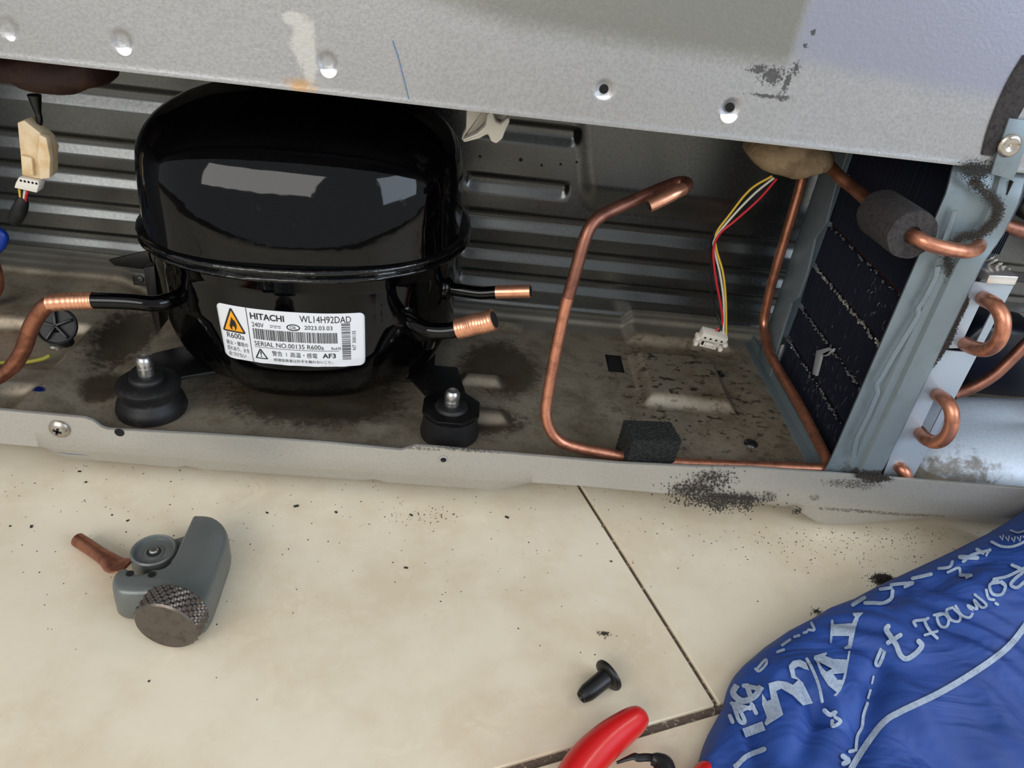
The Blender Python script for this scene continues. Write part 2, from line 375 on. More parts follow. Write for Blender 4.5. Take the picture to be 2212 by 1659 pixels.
# ------------------------------------------------------------------ floor: tiles round a shared corner, grout recessed
g = MB(); g.box((0, 0, -.011), (6, 6, .018))
floor = g.build('floor', grout_m, kind='structure', smooth=0)
corner = PZ(1555, 1530); dA = (PZ(1258, 1060) - corner).normalized(); dB = Vector((-dA.y, dA.x, 0))
if dB.dot(PZ(1150, 1659) - corner) < 0: dB = -dB
TS = .60; gw, gl = .0013, .0024
rotT = Matrix((dB, dA, Vector((0, 0, 1)))).transposed()
tile_mesh = None
for i in range(-3, 3):
    for j in range(-3, 3):
        c = corner + dB * (TS * (i + .5)) + dA * (TS * (j + .5))
        if tile_mesh is None:
            t = MB(); t.box((0, 0, -.005), (TS - gw * 2, TS - gl * 2, .010))
            o = t.build('tile', tile_m, None, bevel=.0006, seg=1); tile_mesh = o.data
        else:
            o = bpy.data.objects.new('tile', tile_mesh); C.objects.link(o)
        o.matrix_world = Matrix.Translation(c) @ rotT.to_4x4() if rotT.determinant() > 0 else Matrix.Translation(c) @ Matrix((-dB, dA, Vector((0, 0, 1)))).transposed().to_4x4()
        mw = o.matrix_world.copy(); o.parent = floor; o.matrix_world = mw
# room walls round the work spot, far off, so the place closes
# ------------------------------------------------------------------ refrigerator cabinet
XL, XR, YB, ZP, ZF = -.46, .54, .223, .247, .030
fr = thing('refrigerator_cabinet', (0, .1, 0), 'open rear base of a grey galvanised refrigerator with ribbed wall, pan and long rail', 'refrigerator')

dimp = [(18, 60, 1, .5), (265, 105, 0, .8), (707, 152, 0, .9), (1305, 193, 1, 1), (1578, 233, 1, 1)]
DP = [(PY(x, y), h, s_) for x, y, h, s_ in dimp]
def panel_fn(U, V):
    Y = np.zeros_like(U)
    Y += .004 * sm(.0, 1.0, (V - (.345 - .09 * (U + .2) * 0 )) / .02) * 0
    for p, h, s_ in DP:
        dx = (U - p.x); dzz = (V - (p.z if h else p.z + .0035)); d_ = np.sqrt(dx * dx + dzz * dzz)
        Y += .0016 * s_ * (1 - sm(.0022, .0052, d_))
    Y -= .0003 * (np.exp(-((V - .2478) / .0012) ** 2))
    Y += .0009 * np.sin(U * 22 + 1) * np.sin(V * 40)
    return U, Y, V
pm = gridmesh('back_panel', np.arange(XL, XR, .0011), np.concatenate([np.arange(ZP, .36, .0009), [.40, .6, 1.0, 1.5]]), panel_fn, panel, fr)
b = MB()
b.box((.04, .010, ZP + .0012), (XR - XL, .018, .0012))
b.box((.04, .125, .262), (XR - XL, .21, .001))
b.build('compartment_ceiling', wall_m, fr, smooth=0)
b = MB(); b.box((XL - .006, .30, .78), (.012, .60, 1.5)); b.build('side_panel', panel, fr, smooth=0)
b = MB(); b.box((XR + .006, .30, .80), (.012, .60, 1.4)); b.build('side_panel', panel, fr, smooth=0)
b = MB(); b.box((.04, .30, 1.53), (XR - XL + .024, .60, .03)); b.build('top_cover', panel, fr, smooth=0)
for p, h, s_ in DP:
    if h:
        q_ = MB(); q_.lathe([(0, 0), (.0021, 0), (.0021, .0010), (0, .0010)], (p.x, .0016, p.z), (0, -1, 0), 20)
        q_.build('screw_hole', darkhole, fr)
    q_ = MB(); n_ = 16
    # bare punched lip below each dimple
    sc = .0043 * s_; cxp, czp = p.x + (.0002 if h else .0006), p.z - (.0040 if h else .0005)
    poly = [(cxp + sc * math.cos(t), czp + .2 * sc + sc * .95 * math.sin(t)) for t in [math.pi + math.pi * k / n_ for k in range(n_ + 1)]]
    poly = poly + [(cxp + sc * .5, czp + .42 * sc), (cxp - sc * .3, czp + .25 * sc)]
    q_.prism(poly, lambda a: (a[0], -.0004, a[1]), lambda a: (a[0], .0018, a[1]))
    q_.build('punched_lip', brightz, fr, bevel=.0003, seg=2)
# blue pencil line
q_ = MB(); L_ = [PY(x, y, -.0003) for x, y in ((848, 88), (862, 130), (872, 170), (883, 214))]
q_.sweep(spline(L_, 5), [(.0002, .0004)] * 16, 6); q_.build('blue_pencil_mark', plain('blue_pencil', srgb(86, 120, 160), .8), fr)

# ribbed rear wall of the compartment
RIBZ = [.1795, .1385, .1115, .0840, .0575]
def capsule(U, V, x0, x1, z0, r):
    dx = np.maximum(np.maximum(x0 - U, U - x1), 0); d_ = np.sqrt(dx ** 2 + (V - z0) ** 2); return d_ / r
def wall_fn(U, V):
    H = np.zeros_like(U)
    def rib(x0, x1, z0, r=.0072, hgt=.0038):
        # pressed groove: long lower slope that faces up, short steep upper side, rounded ends
        nonlocal H
        r *= 1.12; dz = (V - z0) / r; dx = np.maximum(np.maximum(x0 - U, U - x1), 0) / r
        lo = np.clip((dz + 1.10) / 1.35, 0, 1); up = np.clip((.95 - dz) / .60, 0, 1)
        p_ = np.minimum(lo, up); p_ = p_ * (1 - .25 * np.exp(-((p_ - 1) / .2) ** 2))
        e_ = 1 - sm(.35, 1.05, np.sqrt(dx ** 2 + np.where(dx > 0, np.clip(abs(dz), 0, 1) ** 2 * .3, 0)))
        H = np.minimum(H, -hgt * p_ * e_)
    rib(-.6, -.20, .1755, .0085); rib(.000, .068, .183, .0075)
    rib(-.6, -.14, .137, .0068); rib(-.002, .067, .1405, .0072)
    rib(-.6, -.13, .1125, .0065); rib(-.002, .7, .1115, .0072)
    rib(-.6, -.13, .0850, .0065); rib(-.002, .7, .0835, .0072)
    rib(-.6, -.13, .0585, .0065); rib(-.002, .7, .0585, .0072)
    # wide soft step right of the short ribs
    H += .004 * sm(.078, .095, U + .25 * (V - .15)) * sm(.125, .15, V)
    H -= .004 * sm(.26, .30, U) * sm(.125, .15, V)
    # foot of the wall: two low folds running out on to the pan
    Y = YB - H
    Y -= .0015 * (1 - sm(.0345, .0385, V))
    Y = np.where(V > .205, Y - (V - .205) * .9, Y)
    return U, Y, V
gridmesh('compartment_wall', np.arange(XL, XR, .0016), np.arange(.0285, .2625, .0009), wall_fn, wall_m, fr)
b = MB()
for x, y in ((1125, 345), (1170, 357), (1211, 355), (1037, 338), (1246, 350)):
    p = PY(x, y, YB); b.lathe([(0, 0), (.0016 if y == 345 else .0011, 0), (.0009, .0006), (0, .0006)], (p.x, YB, p.z), (0, -1, 0), 12)
b.build('dirt_spots', dustdark, fr, kind='stuff')

# base pan: pressed sheet with plateau, recess, bumps, raised square
def rrect(U, V, x0, x1, y0, y1, e):
    dx = np.maximum(x0 - U, U - x1); dy = np.maximum(y0 - V, V - y1)
    d_ = np.sqrt(np.maximum(dx, 0) ** 2 + np.maximum(dy, 0) ** 2) + np.minimum(np.maximum(dx, dy), 0)
    return 1 - sm(-e, e, d_)
def pan_h(U, V):
    h = .010 * (1 - sm(-.272, -.240, U + .10 * (V - .1)))
    h -= .0080 * rrect(U, V, -.6, -.270, .060, .117, .0045)
    h -= .0070 * rrect(U, V, -.6, -.27, .0, .036, .005)
    h += .0065 * rrect(U, V, .002, .030, .097, .107, .0045)
    h += .0065 * rrect(U, V, .004, .034, .053, .064, .0045)
    h += .0045 * rrect(U, V, .000, .045, .187, .196, .006)
    h += .0080 * rrect(U, V, .139, .204, .092, .160, .0055)
    h += .0070 * rrect(U, V, .140, .225, .184, .26, .0055)
    h -= .0030 * rrect(U, V, -.21, -.02, .05, .17, .012)
    lf = 1 - sm(-.16, -.15, U)
    h += (.0040 * sm(.186, .192, V) + .0014 * sm(.198, .202, V) + .0012 * sm(.209, .212, V)) * lf + (.0038 * sm(.205, .210, V) + .0012 * sm(.214, .217, V)) * (1 - lf)
    h += .0012 * sm(.215, .23, U)
    h += .0004 * np.sin(U * 60) * np.sin(V * 75)
    return h
def pan_fn(U, V): return U, V, ZF + pan_h(U, V)
h1, h2 = PZ(1312, 766, ZF), PZ(1352, 808, ZF)
gridmesh('base_pan', np.arange(XL, XR, .0013), np.arange(.0015, .2235, .0013), pan_fn, pan_m, fr,
         keep=lambda u, v: ~((u > .1165) & (u < .1285) & (v > .134) & (v < .160)))
b = MB(); b.box((.1225, .147, .0275), (.020, .034, .0006)); b.build('slot_shade_sheet', darkhole, fr, smooth=0)  # dark sheet in place of the shaded floor under the slot
for x, y in ((1552, 808), (1622, 958)):
    p = PZ(x, y, ZF + .001); r_ = MB(); r_.lathe([(.005, 0), (.0045, .0007), (.0032, .0016), (.0012, .0020), (0, .0020)], p, n=20); r_.build('rivet', wall_m, fr)
p = PZ(120, 748, .042); r_ = MB(); r_.lathe([(.0045, -.001), (.0045, .0006), (.0033, .0018), (.0008, .0016), (0, .0010)], p, n=20); r_.build('screw', screwm, fr)

# front rail: folded sheet strip
def interp(L, vals=None):
    P_ = [PY(x, y) for x, y in L]; return np.array([p.x for p in P_]), np.array([p.z for p in P_])
tx, tz = interp([(-60, 880), (0, 885), (182, 902), (200, 908), (218, 922), (232, 927), (440, 938), (700, 956), (868, 972), (884, 966), (898, 962), (1335, 1000), (1500, 1008), (1620, 1010), (1760, 1020), (2212, 1055), (2300, 1062)])
bx, bz = interp([(-60, 955), (0, 962), (60, 966), (90, 975), (118, 992), (150, 999), (375, 1018), (395, 1015), (430, 1022), (780, 1046), (805, 1044), (835, 1051), (1060, 1067), (1090, 1064), (1160, 1048), (1250, 1056), (1470, 1078), (1720, 1105), (1745, 1122), (1770, 1137), (1800, 1141), (1850, 1140), (2020, 1127), (2200, 1146), (2300, 1154)])
kx, kz = interp([(-60, 952), (0, 957), (130, 968), (600, 1005), (1100, 1038), (1250, 1048), (1470, 1068), (1700, 1086), (2212, 1118), (2300, 1124)])
xs = np.arange(XL, XR, .0012)
T_ = np.interp(xs, tx, tz); B_ = np.interp(xs, bx, bz); K_ = np.maximum(np.interp(xs, kx, kz), B_ + .0006)
rows = []
for f_, dy in ((0, .0022), (0, .0008), (.0, .0), (.5, 0), (1, 0)):
    rows.append((T_ * (1 - f_) + K_ * f_ - (0.0 if f_ or dy == 0 else .0), np.full_like(xs, dy)))
rows[0] = (T_ - .0006, np.full_like(xs, .0024)); rows[1] = (T_, np.full_like(xs, .0012)); rows[2] = (T_ - .0005, np.zeros_like(xs))
for t in (.15, .4, .7, .9, 1.0): rows.append((K_ * (1 - t) + B_ * t, .0045 * t + .0 * xs))
rows.append((B_ - .0002, .008 + 0 * xs)); rows.append((np.full_like(xs, .024), .014 + 0 * xs)); 
co = []; 
for z_, y_ in rows: co += list(zip(xs, y_, z_))
n_ = len(xs); F = [(i * n_ + j, i * n_ + j + 1, (i + 1) * n_ + j + 1, (i + 1) * n_ + j) for i in range(len(rows) - 1) for j in range(n_ - 1)]
r_ = MB(); r_.add(co, F); rail = r_.build('front_rail', rail_m, fr, smooth=50, solid=.0006)
b = MB(); b.box((.04, .012, .0285), (XR - XL, .022, .001)); b.build('pan_front_flange', pan_m, fr, smooth=0)

def cross_screw(px, py, r, parent, axis=(0, -1, 0), Y=-.0005, mat=screwm, label=None):
    p = PY(px, py, Y)
    s_ = MB(); s_.lathe([(r, 0), (r * .97, r * .18), (r * .75, r * .40), (r * .45, r * .50), (0, r * .53)], p, axis, 32)
    o = s_.build('screw', mat, parent, label=label)
    c_ = MB()
    for k in (0, 1):
        c_.box(p + Vector(axis) * (r * .50), (r * .22 if k else r * .8, r * .12, r * .8 if k else r * .22), Matrix.Rotation(.35, 3, 'Y'))
    c_.build('cross_slot', darkhole, o, smooth=0); return o
cross_screw(129, 926, .0061, fr)
def hole(px, py, r, Y=-.0004, ring=True):
    p = PY(px, py, Y); h_ = MB(); h_.lathe([(0, 0), (r, 0), (r, .0003), (0, .0003)], p, (0, -1, 0), 20); o = h_.build('screw_hole', darkhole, fr)
    if ring: k_ = MB(); k_.lathe([(r, 0), (r * 1.5, .0), (r * 1.4, .0006), (r * 1.05, .0008), (r, 0)], p, (0, -1, 0), 24); k_.build('hole_rim', rail_m, o)
hole(258, 934, .0028, ring=False); hole(958, 992, .0018)

# ------------------------------------------------------------------ compressor
CX, CY = -.1046, .104
comp = thing('compressor', (CX, CY, ZF), 'large glossy black hermetic compressor with a white rating sticker, standing in the pan', 'compressor')
TILT = Matrix.Translation((CX, CY, .143)) @ Matrix.Rotation(math.radians(-1.9), 4, 'Y') @ Matrix.Rotation(math.radians(3.0), 4, 'Z') @ Matrix.Translation((-CX, -CY, -.143))
A_, B2_ = .1005, .0848
def sup(th, n=2.25):
    c_, s_ = math.cos(th), math.sin(th)
    r = (abs(c_ / A_) ** n + abs(s_ / B2_) ** n) ** (-1 / n); return r * c_, r * s_
low = [(.1425, 1.0), (.138, .985), (.130, .965), (.115, .955), (.100, .950), (.085, .945), (.075, .925), (.065, .885), (.056, .835), (.048, .765), (.042, .68), (.038, .57), (.0365, .4), (.036, .0)]
lowz = np.array([a for a, _ in low])[::-1]; lows = np.array([b_ for _, b_ in low])[::-1]
def S(th, z, off=0.0):
    s_ = float(np.interp(z, lowz, lows))
    # two lobed dents beside the label towards the base
    x, y = sup(th); k = 1.0
    if z < .105:
        f_ = min(1, (.105 - z) / .03)
        for t0 in (-2.35, -.80): k -= .07 * f_ * math.exp(-((th - t0) / .16) ** 2)
    x *= s_ * k; y *= s_ * k
    if off: l_ = math.hypot(x, y); x += x / l_ * off; y += y / l_ * off
    return Vector((CX + x, CY + y, z))
NTH = 128
ths = [-math.pi + 2 * math.pi * i / NTH for i in range(NTH)]
def shell(zs, fn):
    m_ = MB(); vs_ = [TILT @ fn(t, z) for z in zs for t in ths]
    fs = [(i * NTH + j, i * NTH + (j + 1) % NTH, (i + 1) * NTH + (j + 1) % NTH, (i + 1) * NTH + j) for i in range(len(zs) - 1) for j in range(NTH)]
    m_.add(vs_, fs + [tuple(range(NTH))[::-1], tuple((len(zs) - 1) * NTH + j for j in range(NTH))]); return m_
zs = [float(z) for z in np.linspace(.0362, .1425, 52)]
shell(zs, S).build('lower_shell', black, comp, smooth=60)
upp = spline([(.1405, .985, .985), (.147, .975, .97), (.158, .970, .955), (.170, .968, .935), (.182, .965, .900), (.192, .950, .855), (.200, .915, .800), (.207, .855, .730), (.2135, .765, .640), (.219, .64, .525), (.2235, .48, .39), (.2262, .27, .22), (.227, .01, .01)], 5)
def U_(th, k):
    z, sx, sy = upp[k]; x, y = sup(th, 2.5)
    x *= sx; y *= sy
    # front of the cover is dished: broad shallow hollow
    f_ = math.exp(-((th + 1.57) / .75) ** 2) * math.exp(-((z - .176) / .016) ** 2)
    y += .0016 * f_
    return Vector((CX + x, CY + y, z))
shell(list(range(len(upp))), U_).build('upper_shell', black, comp, smooth=60)
seam = [(.1385, 1.0), (.1390, 1.024), (.1402, 1.032), (.1412, 1.026), (.1420, 1.006), (.1430, 1.008), (.1438, 1.026), (.1450, 1.032), (.1462, 1.024), (.1470, 1.006), (.1478, .975)]
def Sm(th, k):
    z, s_ = seam[k]; x, y = sup(th); w_ = 1 + .006 * noise.noise(Vector((math.cos(th) * 14, math.sin(th) * 14, k * .6)))
    return Vector((CX + x * s_ * w_, CY + y * s_ * w_, z))
shell(list(range(len(seam))), Sm).build('weld_flange', seam_m, comp, smooth=60)

# label wrapped on the lower shell
TH0 = -1.62
cum = {}
def arc_tab(z):
    key = round(z, 4)
    if key in cum: return cum[key]
    tt = np.linspace(-2.9, -.2, 400); P_ = np.array([S(t, z)[:2] for t in tt]); d_ = np.r_[0, np.cumsum(np.linalg.norm(np.diff(P_, axis=0), axis=1))]
    d0 = np.interp(TH0, tt, d_); cum[key] = (tt, d_ - d0); return cum[key]
tt, dd = arc_tab(.104)
LW, LH, LZ = .0855, .0375, .0992
def lab(u, v, off):
    """u 0..1 left to right, v 0..1 top to bottom"""
    x = (u - .5) * LW + .0023; z = LZ + (.5 - v) * LH - (u - .5) * .0025
    return TILT @ S(float(np.interp(x, dd, tt)), z, off)
nu_, nv_ = 60, 40; rc = .03
vs_ = []; fs = []
for j in range(nv_ + 1):
    for i in range(nu_ + 1):
        u = i / nu_; v = .5 - .5 * math.cos(math.pi * j / nv_)
        # rounded corners by squeezing the ends of the rows
        ry = min(v, 1 - v) * LH; rad = .0032
        inset = (rad - math.sqrt(max(0, rad ** 2 - (rad - min(ry, rad)) ** 2))) / LW
        u2 = inset + u * (1 - 2 * inset)
        vs_.append(lab(u2, v, .0003 + (.0003 * max(0, math.sin(u * 31)) * sm(.93, 1, v))))
for j in range(nv_):
    for i in range(nu_): a = j * (nu_ + 1) + i; fs.append((a, a + 1, a + nu_ + 2, a + nu_ + 1))
lm = MB(); lm.add(vs_, fs); label = lm.build('rating_label', labelw, comp, solid=.0003, label='white rating sticker')
dg = None
def text_polys(txt, bold=False):
    cu = bpy.data.curves.new('t', 'FONT'); cu.body = txt
    cu.size = 1.0; cu.resolution_u = 3
    if bold: cu.offset = .022
    o = bpy.data.objects.new('t', cu); C.objects.link(o)
    bpy.context.view_layer.update()
    me = bpy.data.meshes.new_from_object(o.evaluated_get(bpy.context.evaluated_depsgraph_get()))
    V_ = [tuple(v.co) for v in me.vertices]; F_ = [tuple(p.vertices) for p in me.polygons]
    bpy.data.objects.remove(o); bpy.data.curves.remove(cu); bpy.data.meshes.remove(me)
    return V_, F_
prt = MB(); org = MB()
def put_text(txt, u0, u1, v0, v1, bold=False, rot=False):
    V_, F_ = text_polys(txt, bold)
    if not V_: return
    X0, X1 = min(v[0] for v in V_), max(v[0] for v in V_); Y0, Y1 = min(v[1] for v in V_), max(v[1] for v in V_)
    out = []
    for x, y, _ in V_:
        a = (x - X0) / (X1 - X0); c_ = (y - Y0) / (Y1 - Y0)
        if rot: u, v = u0 + (1 - c_) * (u1 - u0), v1 + (v0 - v1) * a
        else: u, v = u0 + a * (u1 - u0), v1 + (v0 - v1) * c_
        out.append(lab(u, v, .00065))
    prt.add(out, F_)
def rect(u0, u1, v0, v1, tgt=prt, off=.0006):
    n = max(1, int((u1 - u0) / .02)); vv = []
    for i in range(n + 1):
        u = u0 + (u1 - u0) * i / n; vv += [lab(u, v0, off), lab(u, v1, off)]
    tgt.add(vv, [(2 * i, 2 * i + 1, 2 * i + 3, 2 * i + 2) for i in range(n)])
def line(pts, wd, tgt=prt, off=.0006, closed=False):
    P_ = pts + ([pts[0]] if closed else [])
    P_ = [(a[0] + (b_[0] - a[0]) * i / 8, a[1] + (b_[1] - a[1]) * i / 8) for a, b_ in zip(P_[:-1], P_[1:]) for i in range(8)] + [P_[-1]]
    asp = LW / LH
    for (a, b_), (c_, d_) in zip(P_[:-1], P_[1:]):
        dx, dy = (c_ - a) * asp, d_ - b_; l_ = math.hypot(dx, dy) or 1; nx, ny = -dy / l_ * wd, dx / l_ * wd
        tgt.add([lab(a + nx / asp, b_ + ny, off), lab(a - nx / asp, b_ - ny, off), lab(c_ - nx / asp, d_ - ny, off), lab(c_ + nx / asp, d_ + ny, off)], [(0, 1, 2, 3)])
def poly(pts, tgt, off=.0006):
    tgt.add([lab(u, v, off) for u, v in pts], [tuple(range(len(pts)))])
for k in range(10): rect(.210, .2145, k / 10, (k + 1) / 10)
tri = [(.105, .055), (.028, .47), (.182, .47)]
for k in range(12):      # triangle laid in narrow rows so that it follows the curve
    va, vb = .055 + .415 * k / 12, .055 + .415 * (k + 1) / 12; wa, wb = .077 * k / 12, .077 * (k + 1) / 12; row = []
    for q_ in range(9): row += [lab(.105 - wa + 2 * wa * q_ / 8, va, .0006), lab(.105 - wb + 2 * wb * q_ / 8, vb, .0006)]
    org.add(row, [(2 * q_, 2 * q_ + 1, 2 * q_ + 3, 2 * q_ + 2) for q_ in range(8)])
line(tri, .013, off=.0008, closed=True)
fl = [(.100, .20), (.108, .24), (.116, .27), (.120, .25), (.128, .32), (.130, .37), (.124, .42), (.112, .445), (.118, .40), (.114, .36), (.109, .39), (.106, .35), (.098, .38), (.095, .41), (.099, .445), (.086, .42), (.080, .37), (.083, .33), (.087, .35), (.088, .30), (.094, .27), (.098, .24)]
poly(fl, prt, .0010)
put_text('R600a', .045, .172, .50, .60)
put_text('発火・爆発の', .03, .19, .65, .735); put_text('恐れあり、火を', .03, .195, .755, .84); put_text('近づけない', .035, .165, .86, .945)
put_text('HITACHI', .235, .462, .07, .185, bold=True); put_text('WL14H92DAD', .565, .905, .05, .17)
put_text('240V', .240, .320, .24, .32)
rect(.362, .435, .265, .275); [rect(.362 + k * .027, .380 + k * .027, .295, .305) for k in range(3)]
el = [(.518 + .042 * math.cos(t * math.pi / 12), .275 + .052 * math.sin(t * math.pi / 12)) for t in range(24)]
line(el, .009, closed=True); put_text('OIL', .495, .541, .245, .305)
put_text('2023.03.03', .592, .778, .225, .30)
rnd = random.Random(3); u = .240
while u < .805:
    wd = rnd.choice((.0022, .0022, .0045, .0065)); rect(u, u + wd, .35, .545); u += wd + rnd.choice((.0028, .0028, .0045, .006))
put_text('SERIAL NO.00135 R600a', .240, .712, .58, .665); put_text('RoHS', .765, .830, .615, .665)
rect(.240, .815, .685, .693)
t2 = [(.275, .725), (.238, .90), (.318, .90)]; line(t2, .010, closed=True); put_text('!', .272, .281, .765, .875, bold=True)
put_text('警告', .355, .425, .735, .83); rect(.452, .455, .75, .82); put_text('高温・感電', .480, .665, .735, .83); put_text('AF3', .700, .792, .735, .825, bold=True)
put_text('修理技術者以外手を触れないこと。', .360, .770, .87, .935)
v = .18
while v < .86:
    wd = rnd.choice((.006, .006, .012, .018)); rect(.838, .898, v, v + wd); v += wd + rnd.choice((.008, .008, .013))
put_text('NT 300135', .910, .934, .32, .68, rot=True)
prt.build('printed_text', ink, label, smooth=0, kind='stuff', recalc=False)
org.build('flammable_triangle', inkor, label, smooth=0, recalc=False, label='orange warning triangle')

# base bracket with ears, on the rubber mounts
MLX, MRX, MY = -.1925, -.0035, .0375
ear = MB()
def plate(pts, z0, z1): ear.prism(pts, lambda a: (a[0], a[1], z0), lambda a: (a[0], a[1], z1))
def oct_(cx, cy, r): return [(cx + r * math.cos(math.pi / 8 + k * math.pi / 4), cy + r * math.sin(math.pi / 8 + k * math.pi / 4)) for k in range(8)]
plate([(-.150, .062), (-.176, .048), (-.190, .040), (-.212, .050), (-.206, .072), (-.190, .085), (-.155, .090)], .0470, .0500)
plate([(-.160, .075), (-.190, .078), (-.190, .140), (-.2, .16), (-.2, .185), (-.17, .185), (-.04, .185), (-.01, .185), (-.01, .16), (-.02, .14), (-.018, .078), (-.05, .075)], .0410, .0440)
plate(oct_(MRX, MY + .001, .0200), .0480, .0505)
plate([(-.020, .050), (-.010, .056), (.006, .055), (-.002, .090), (-.03, .090), (-.036, .075)], .0465, .0490)
ear.build('mounting_bracket', blackdull, comp, bevel=.0006, smooth=30)
# terminal bracket on the left rear side
tb = MB(); q_ = [PY(x, y, .13) for x, y in ((236, 560), (300, 545), (322, 540), (330, 572), (318, 580), (250, 572))]
tb.prism([(p.x, p.z) for p in q_], lambda a: (a[0], .128, a[1]), lambda a: (a[0], .131, a[1]))
q_ = [PY(x, y, .12) for x, y in ((314, 574), (338, 570), (345, 640), (352, 705), (342, 715), (326, 650))]
tb.prism([(p.x, p.z) for p in q_], lambda a: (a[0], .116, a[1]), lambda a: (a[0], .131, a[1]))
tb.build('terminal_bracket', blackdull, comp, bevel=.0005)
sp = MB(); p = PY(304, 603, .125); sp.box(p, (.011, .001, .010)); sp.lathe([(.0026, 0), (.0022, .0008), (.001, .0010), (0, .0010)], p + Vector((0, -.0005, 0)), (0, -1, 0), 16); sp.build('earth_tab', wall_m, comp, bevel=.0002)
def stub(pts, r, cop_pts, r2, name, collar=True, ripple=0, n=10):
    t_ = MB(); P_ = spline(pts, n); t_.sweep(P_, r, 20)
    if collar:
        d_ = (Vector(P_[2]) - Vector(P_[0])).normalized(); t_.lathe([(r * 1.9, -.002), (r * 1.9, .001), (r * 1.6, .003), (r * 1.1, .004)], P_[0], d_, 24)
    o = t_.build(name, black, comp, smooth=50)
    c_ = MB(); Q_ = spline(cop_pts, n); rr = [r2 * (1 + ripple * math.sin(k * 2.1)) for k in range(len(Q_))]
    c_.sweep(Q_, rr, 24); c_.build('copper_end', copbright, o, smooth=50)
    e_ = Vector(Q_[-1]); d_ = (e_ - Vector(Q_[-2])).normalized(); h_ = MB(); h_.lathe([(0, .0001), (r2 * .8, .0001), (r2 * .8, .0003), (0, .0003)], e_, d_, 20)
    if name != 'suction_stub': h_.build('tube_bore', darkhole, o)
    return o
# upper right thin stub, lower right thick stub
stub([PY(965, 622, .075), PY(1000, 628, .072), PY(1040, 633, .070), PY(1076, 631, .068)], .0042, [PY(1072, 631, .068), PY(1110, 630, .066), PY(1146, 629, .064)], .0043, 'process_stub')
stub([PY(868, 680, .045), PY(890, 695, .030), PY(925, 713, .022), PY(965, 715, .020), PY(990, 710, .020)], .0048, [PY(988, 710, .020), PY(1010, 705, .019), PY(1025, 700, .018), PY(1045, 697, .017), PY(1068, 690, .016)], .0062, 'discharge_stub', ripple=.02)
stub([PY(392, 640, .055), PY(365, 650, .040), PY(330, 656, .034), PY(290, 652, .032), PY(250, 650, .031), PY(200, 649, .030)], .0048, [PY(203, 649, .030), PY(180, 650, .030), PY(150, 651, .030), PY(107, 654, .030)], .0051, 'suction_stub', ripple=.035)

# rubber mounts and sleeves
def mount(cx, cy, r, hgt, lab_, cone=True):
    t_ = thing('rubber_mount', (cx, cy, ZF), lab_, 'rubber mount', 'rubber mounts under the compressor feet')
    m_ = MB()
    prof = [(r * 1.02, 0), (r * 1.08, .004), (r * 1.02, .009), (r * .88, .0125), (r * .86, .0145), (r * .96, .019), (r * .97, .0215), (r * .88, .0230), (r * .70, .0238)] if cone else [(r * 1.16, 0), (r * 1.18, .003), (r * 1.10, .009), (r * 1.10, .014), (r * 1.08, .0175), (r * .9, .0180)]
    m_.lathe(prof, (cx, cy, ZF - .001), n=40); m_.build('rubber_body', rubber, t_, smooth=50)
    z0 = ZF + .0225 if cone else ZF + .0185
    g_ = MB(); g_.lathe([(.0105, z0), (.0110, z0 + .002), (.0105, z0 + .0035), (.0090, z0 + .0045), (.0050, z0 + .0048)], (cx, cy, 0), n=32); g_.build('grommet', rubber, t_, smooth=40)
    s_ = MB(); zt = z0 + hgt
    s_.lathe([(.0050, z0 + .002), (.0049, zt - .0080), (.0043, zt - .0075), (.0043, zt - .0070), (.0050, zt - .0062), (.0050, zt - .003), (.0038, zt - .0006), (.0030, zt), (.0024, zt), (.0020, zt - .003), (0, zt - .003)], (cx, cy, 0), n=28)
    s_.build('metal_sleeve', steel, t_, smooth=40); return t_
mount(MLX - .003, .036, .0200, .0180, 'waisted black rubber mount with silver sleeve, left of the compressor base')
mount(MRX, .0375, .0165, .0155, 'black rubber mount with silver sleeve under the octagonal foot right of the sticker', cone=False)

# ------------------------------------------------------------------ copper pipes
# suction line on the left
t_ = MB(); P_ = [PY(x, y, Y) for x, y, Y in ((152, 651, .030), (112, 656, .030), (92, 668, .030), (68, 705, .030), (50, 755, .029), (28, 790, .028), (4, 810, .027), (-40, 830, .026), (-90, 845, .026))]
t_.sweep(spline(P_, 8), .0047, 20); tag(t_.build('suction_pipe', copbr2, smooth=60), 'thick curved brown copper pipe joined to the left stub of the compressor', 'pipe')
# copper stub at the left frame edge behind
t_ = MB(); P_ = [PY(x, y, .13) for x, y in ((-30, 520), (-14, 570), (-6, 600), (-8, 625), (-25, 655))]
t_.sweep(spline(P_, 6), .0042, 16); tag(t_.build('drier_pipe', cop, smooth=60), 'copper pipe just entering at the left edge of the photograph above the thick curved pipe', 'pipe')

# long bent liquid pipe
R1 = .0037
bz_ = .0125
L_ = [PY(1400, 447, .052), PY(1440, 428, .056), PY(1462, 418, .060)]
hook = spline([PY(1402, 445, .045), PY(1432, 431, .047), PY(1462, 415, .050), PY(1483, 403, .057), PY(1480, 395, .066), PY(1460, 396, .068), PY(1430, 407, .064), PY(1390, 424, .056), PY(1340, 446, .047), PY(1300, 466, .040), PY(1277, 487, .036), PY(1262, 520, .033), PY(1245, 580, .030)], 8)
down = [hook[-1], PY(1215, 690, .026), PY(1184, 850, .018), PY(1181, 905, .014), PY(1200, 945, .0125), PY(1240, 965, .0125), PY(1335, 984, .0125)]
down = spline(down, 10)[1:]
low_ = fillet([down[-1], PY(1460, 1001, .0125), PY(1740, 1012, .0125), PY(1797, 1013, .0125), PX(1730, 880, .2400), PX(1660, 762, .2385), PX(1648, 700, .2380), PY(1664, 620, .162), PY(1732, 393, .162), PY(1740, 340, .162)], [.01, .01, .012, .01, .015, .010, .03, .01], 10)[1:]
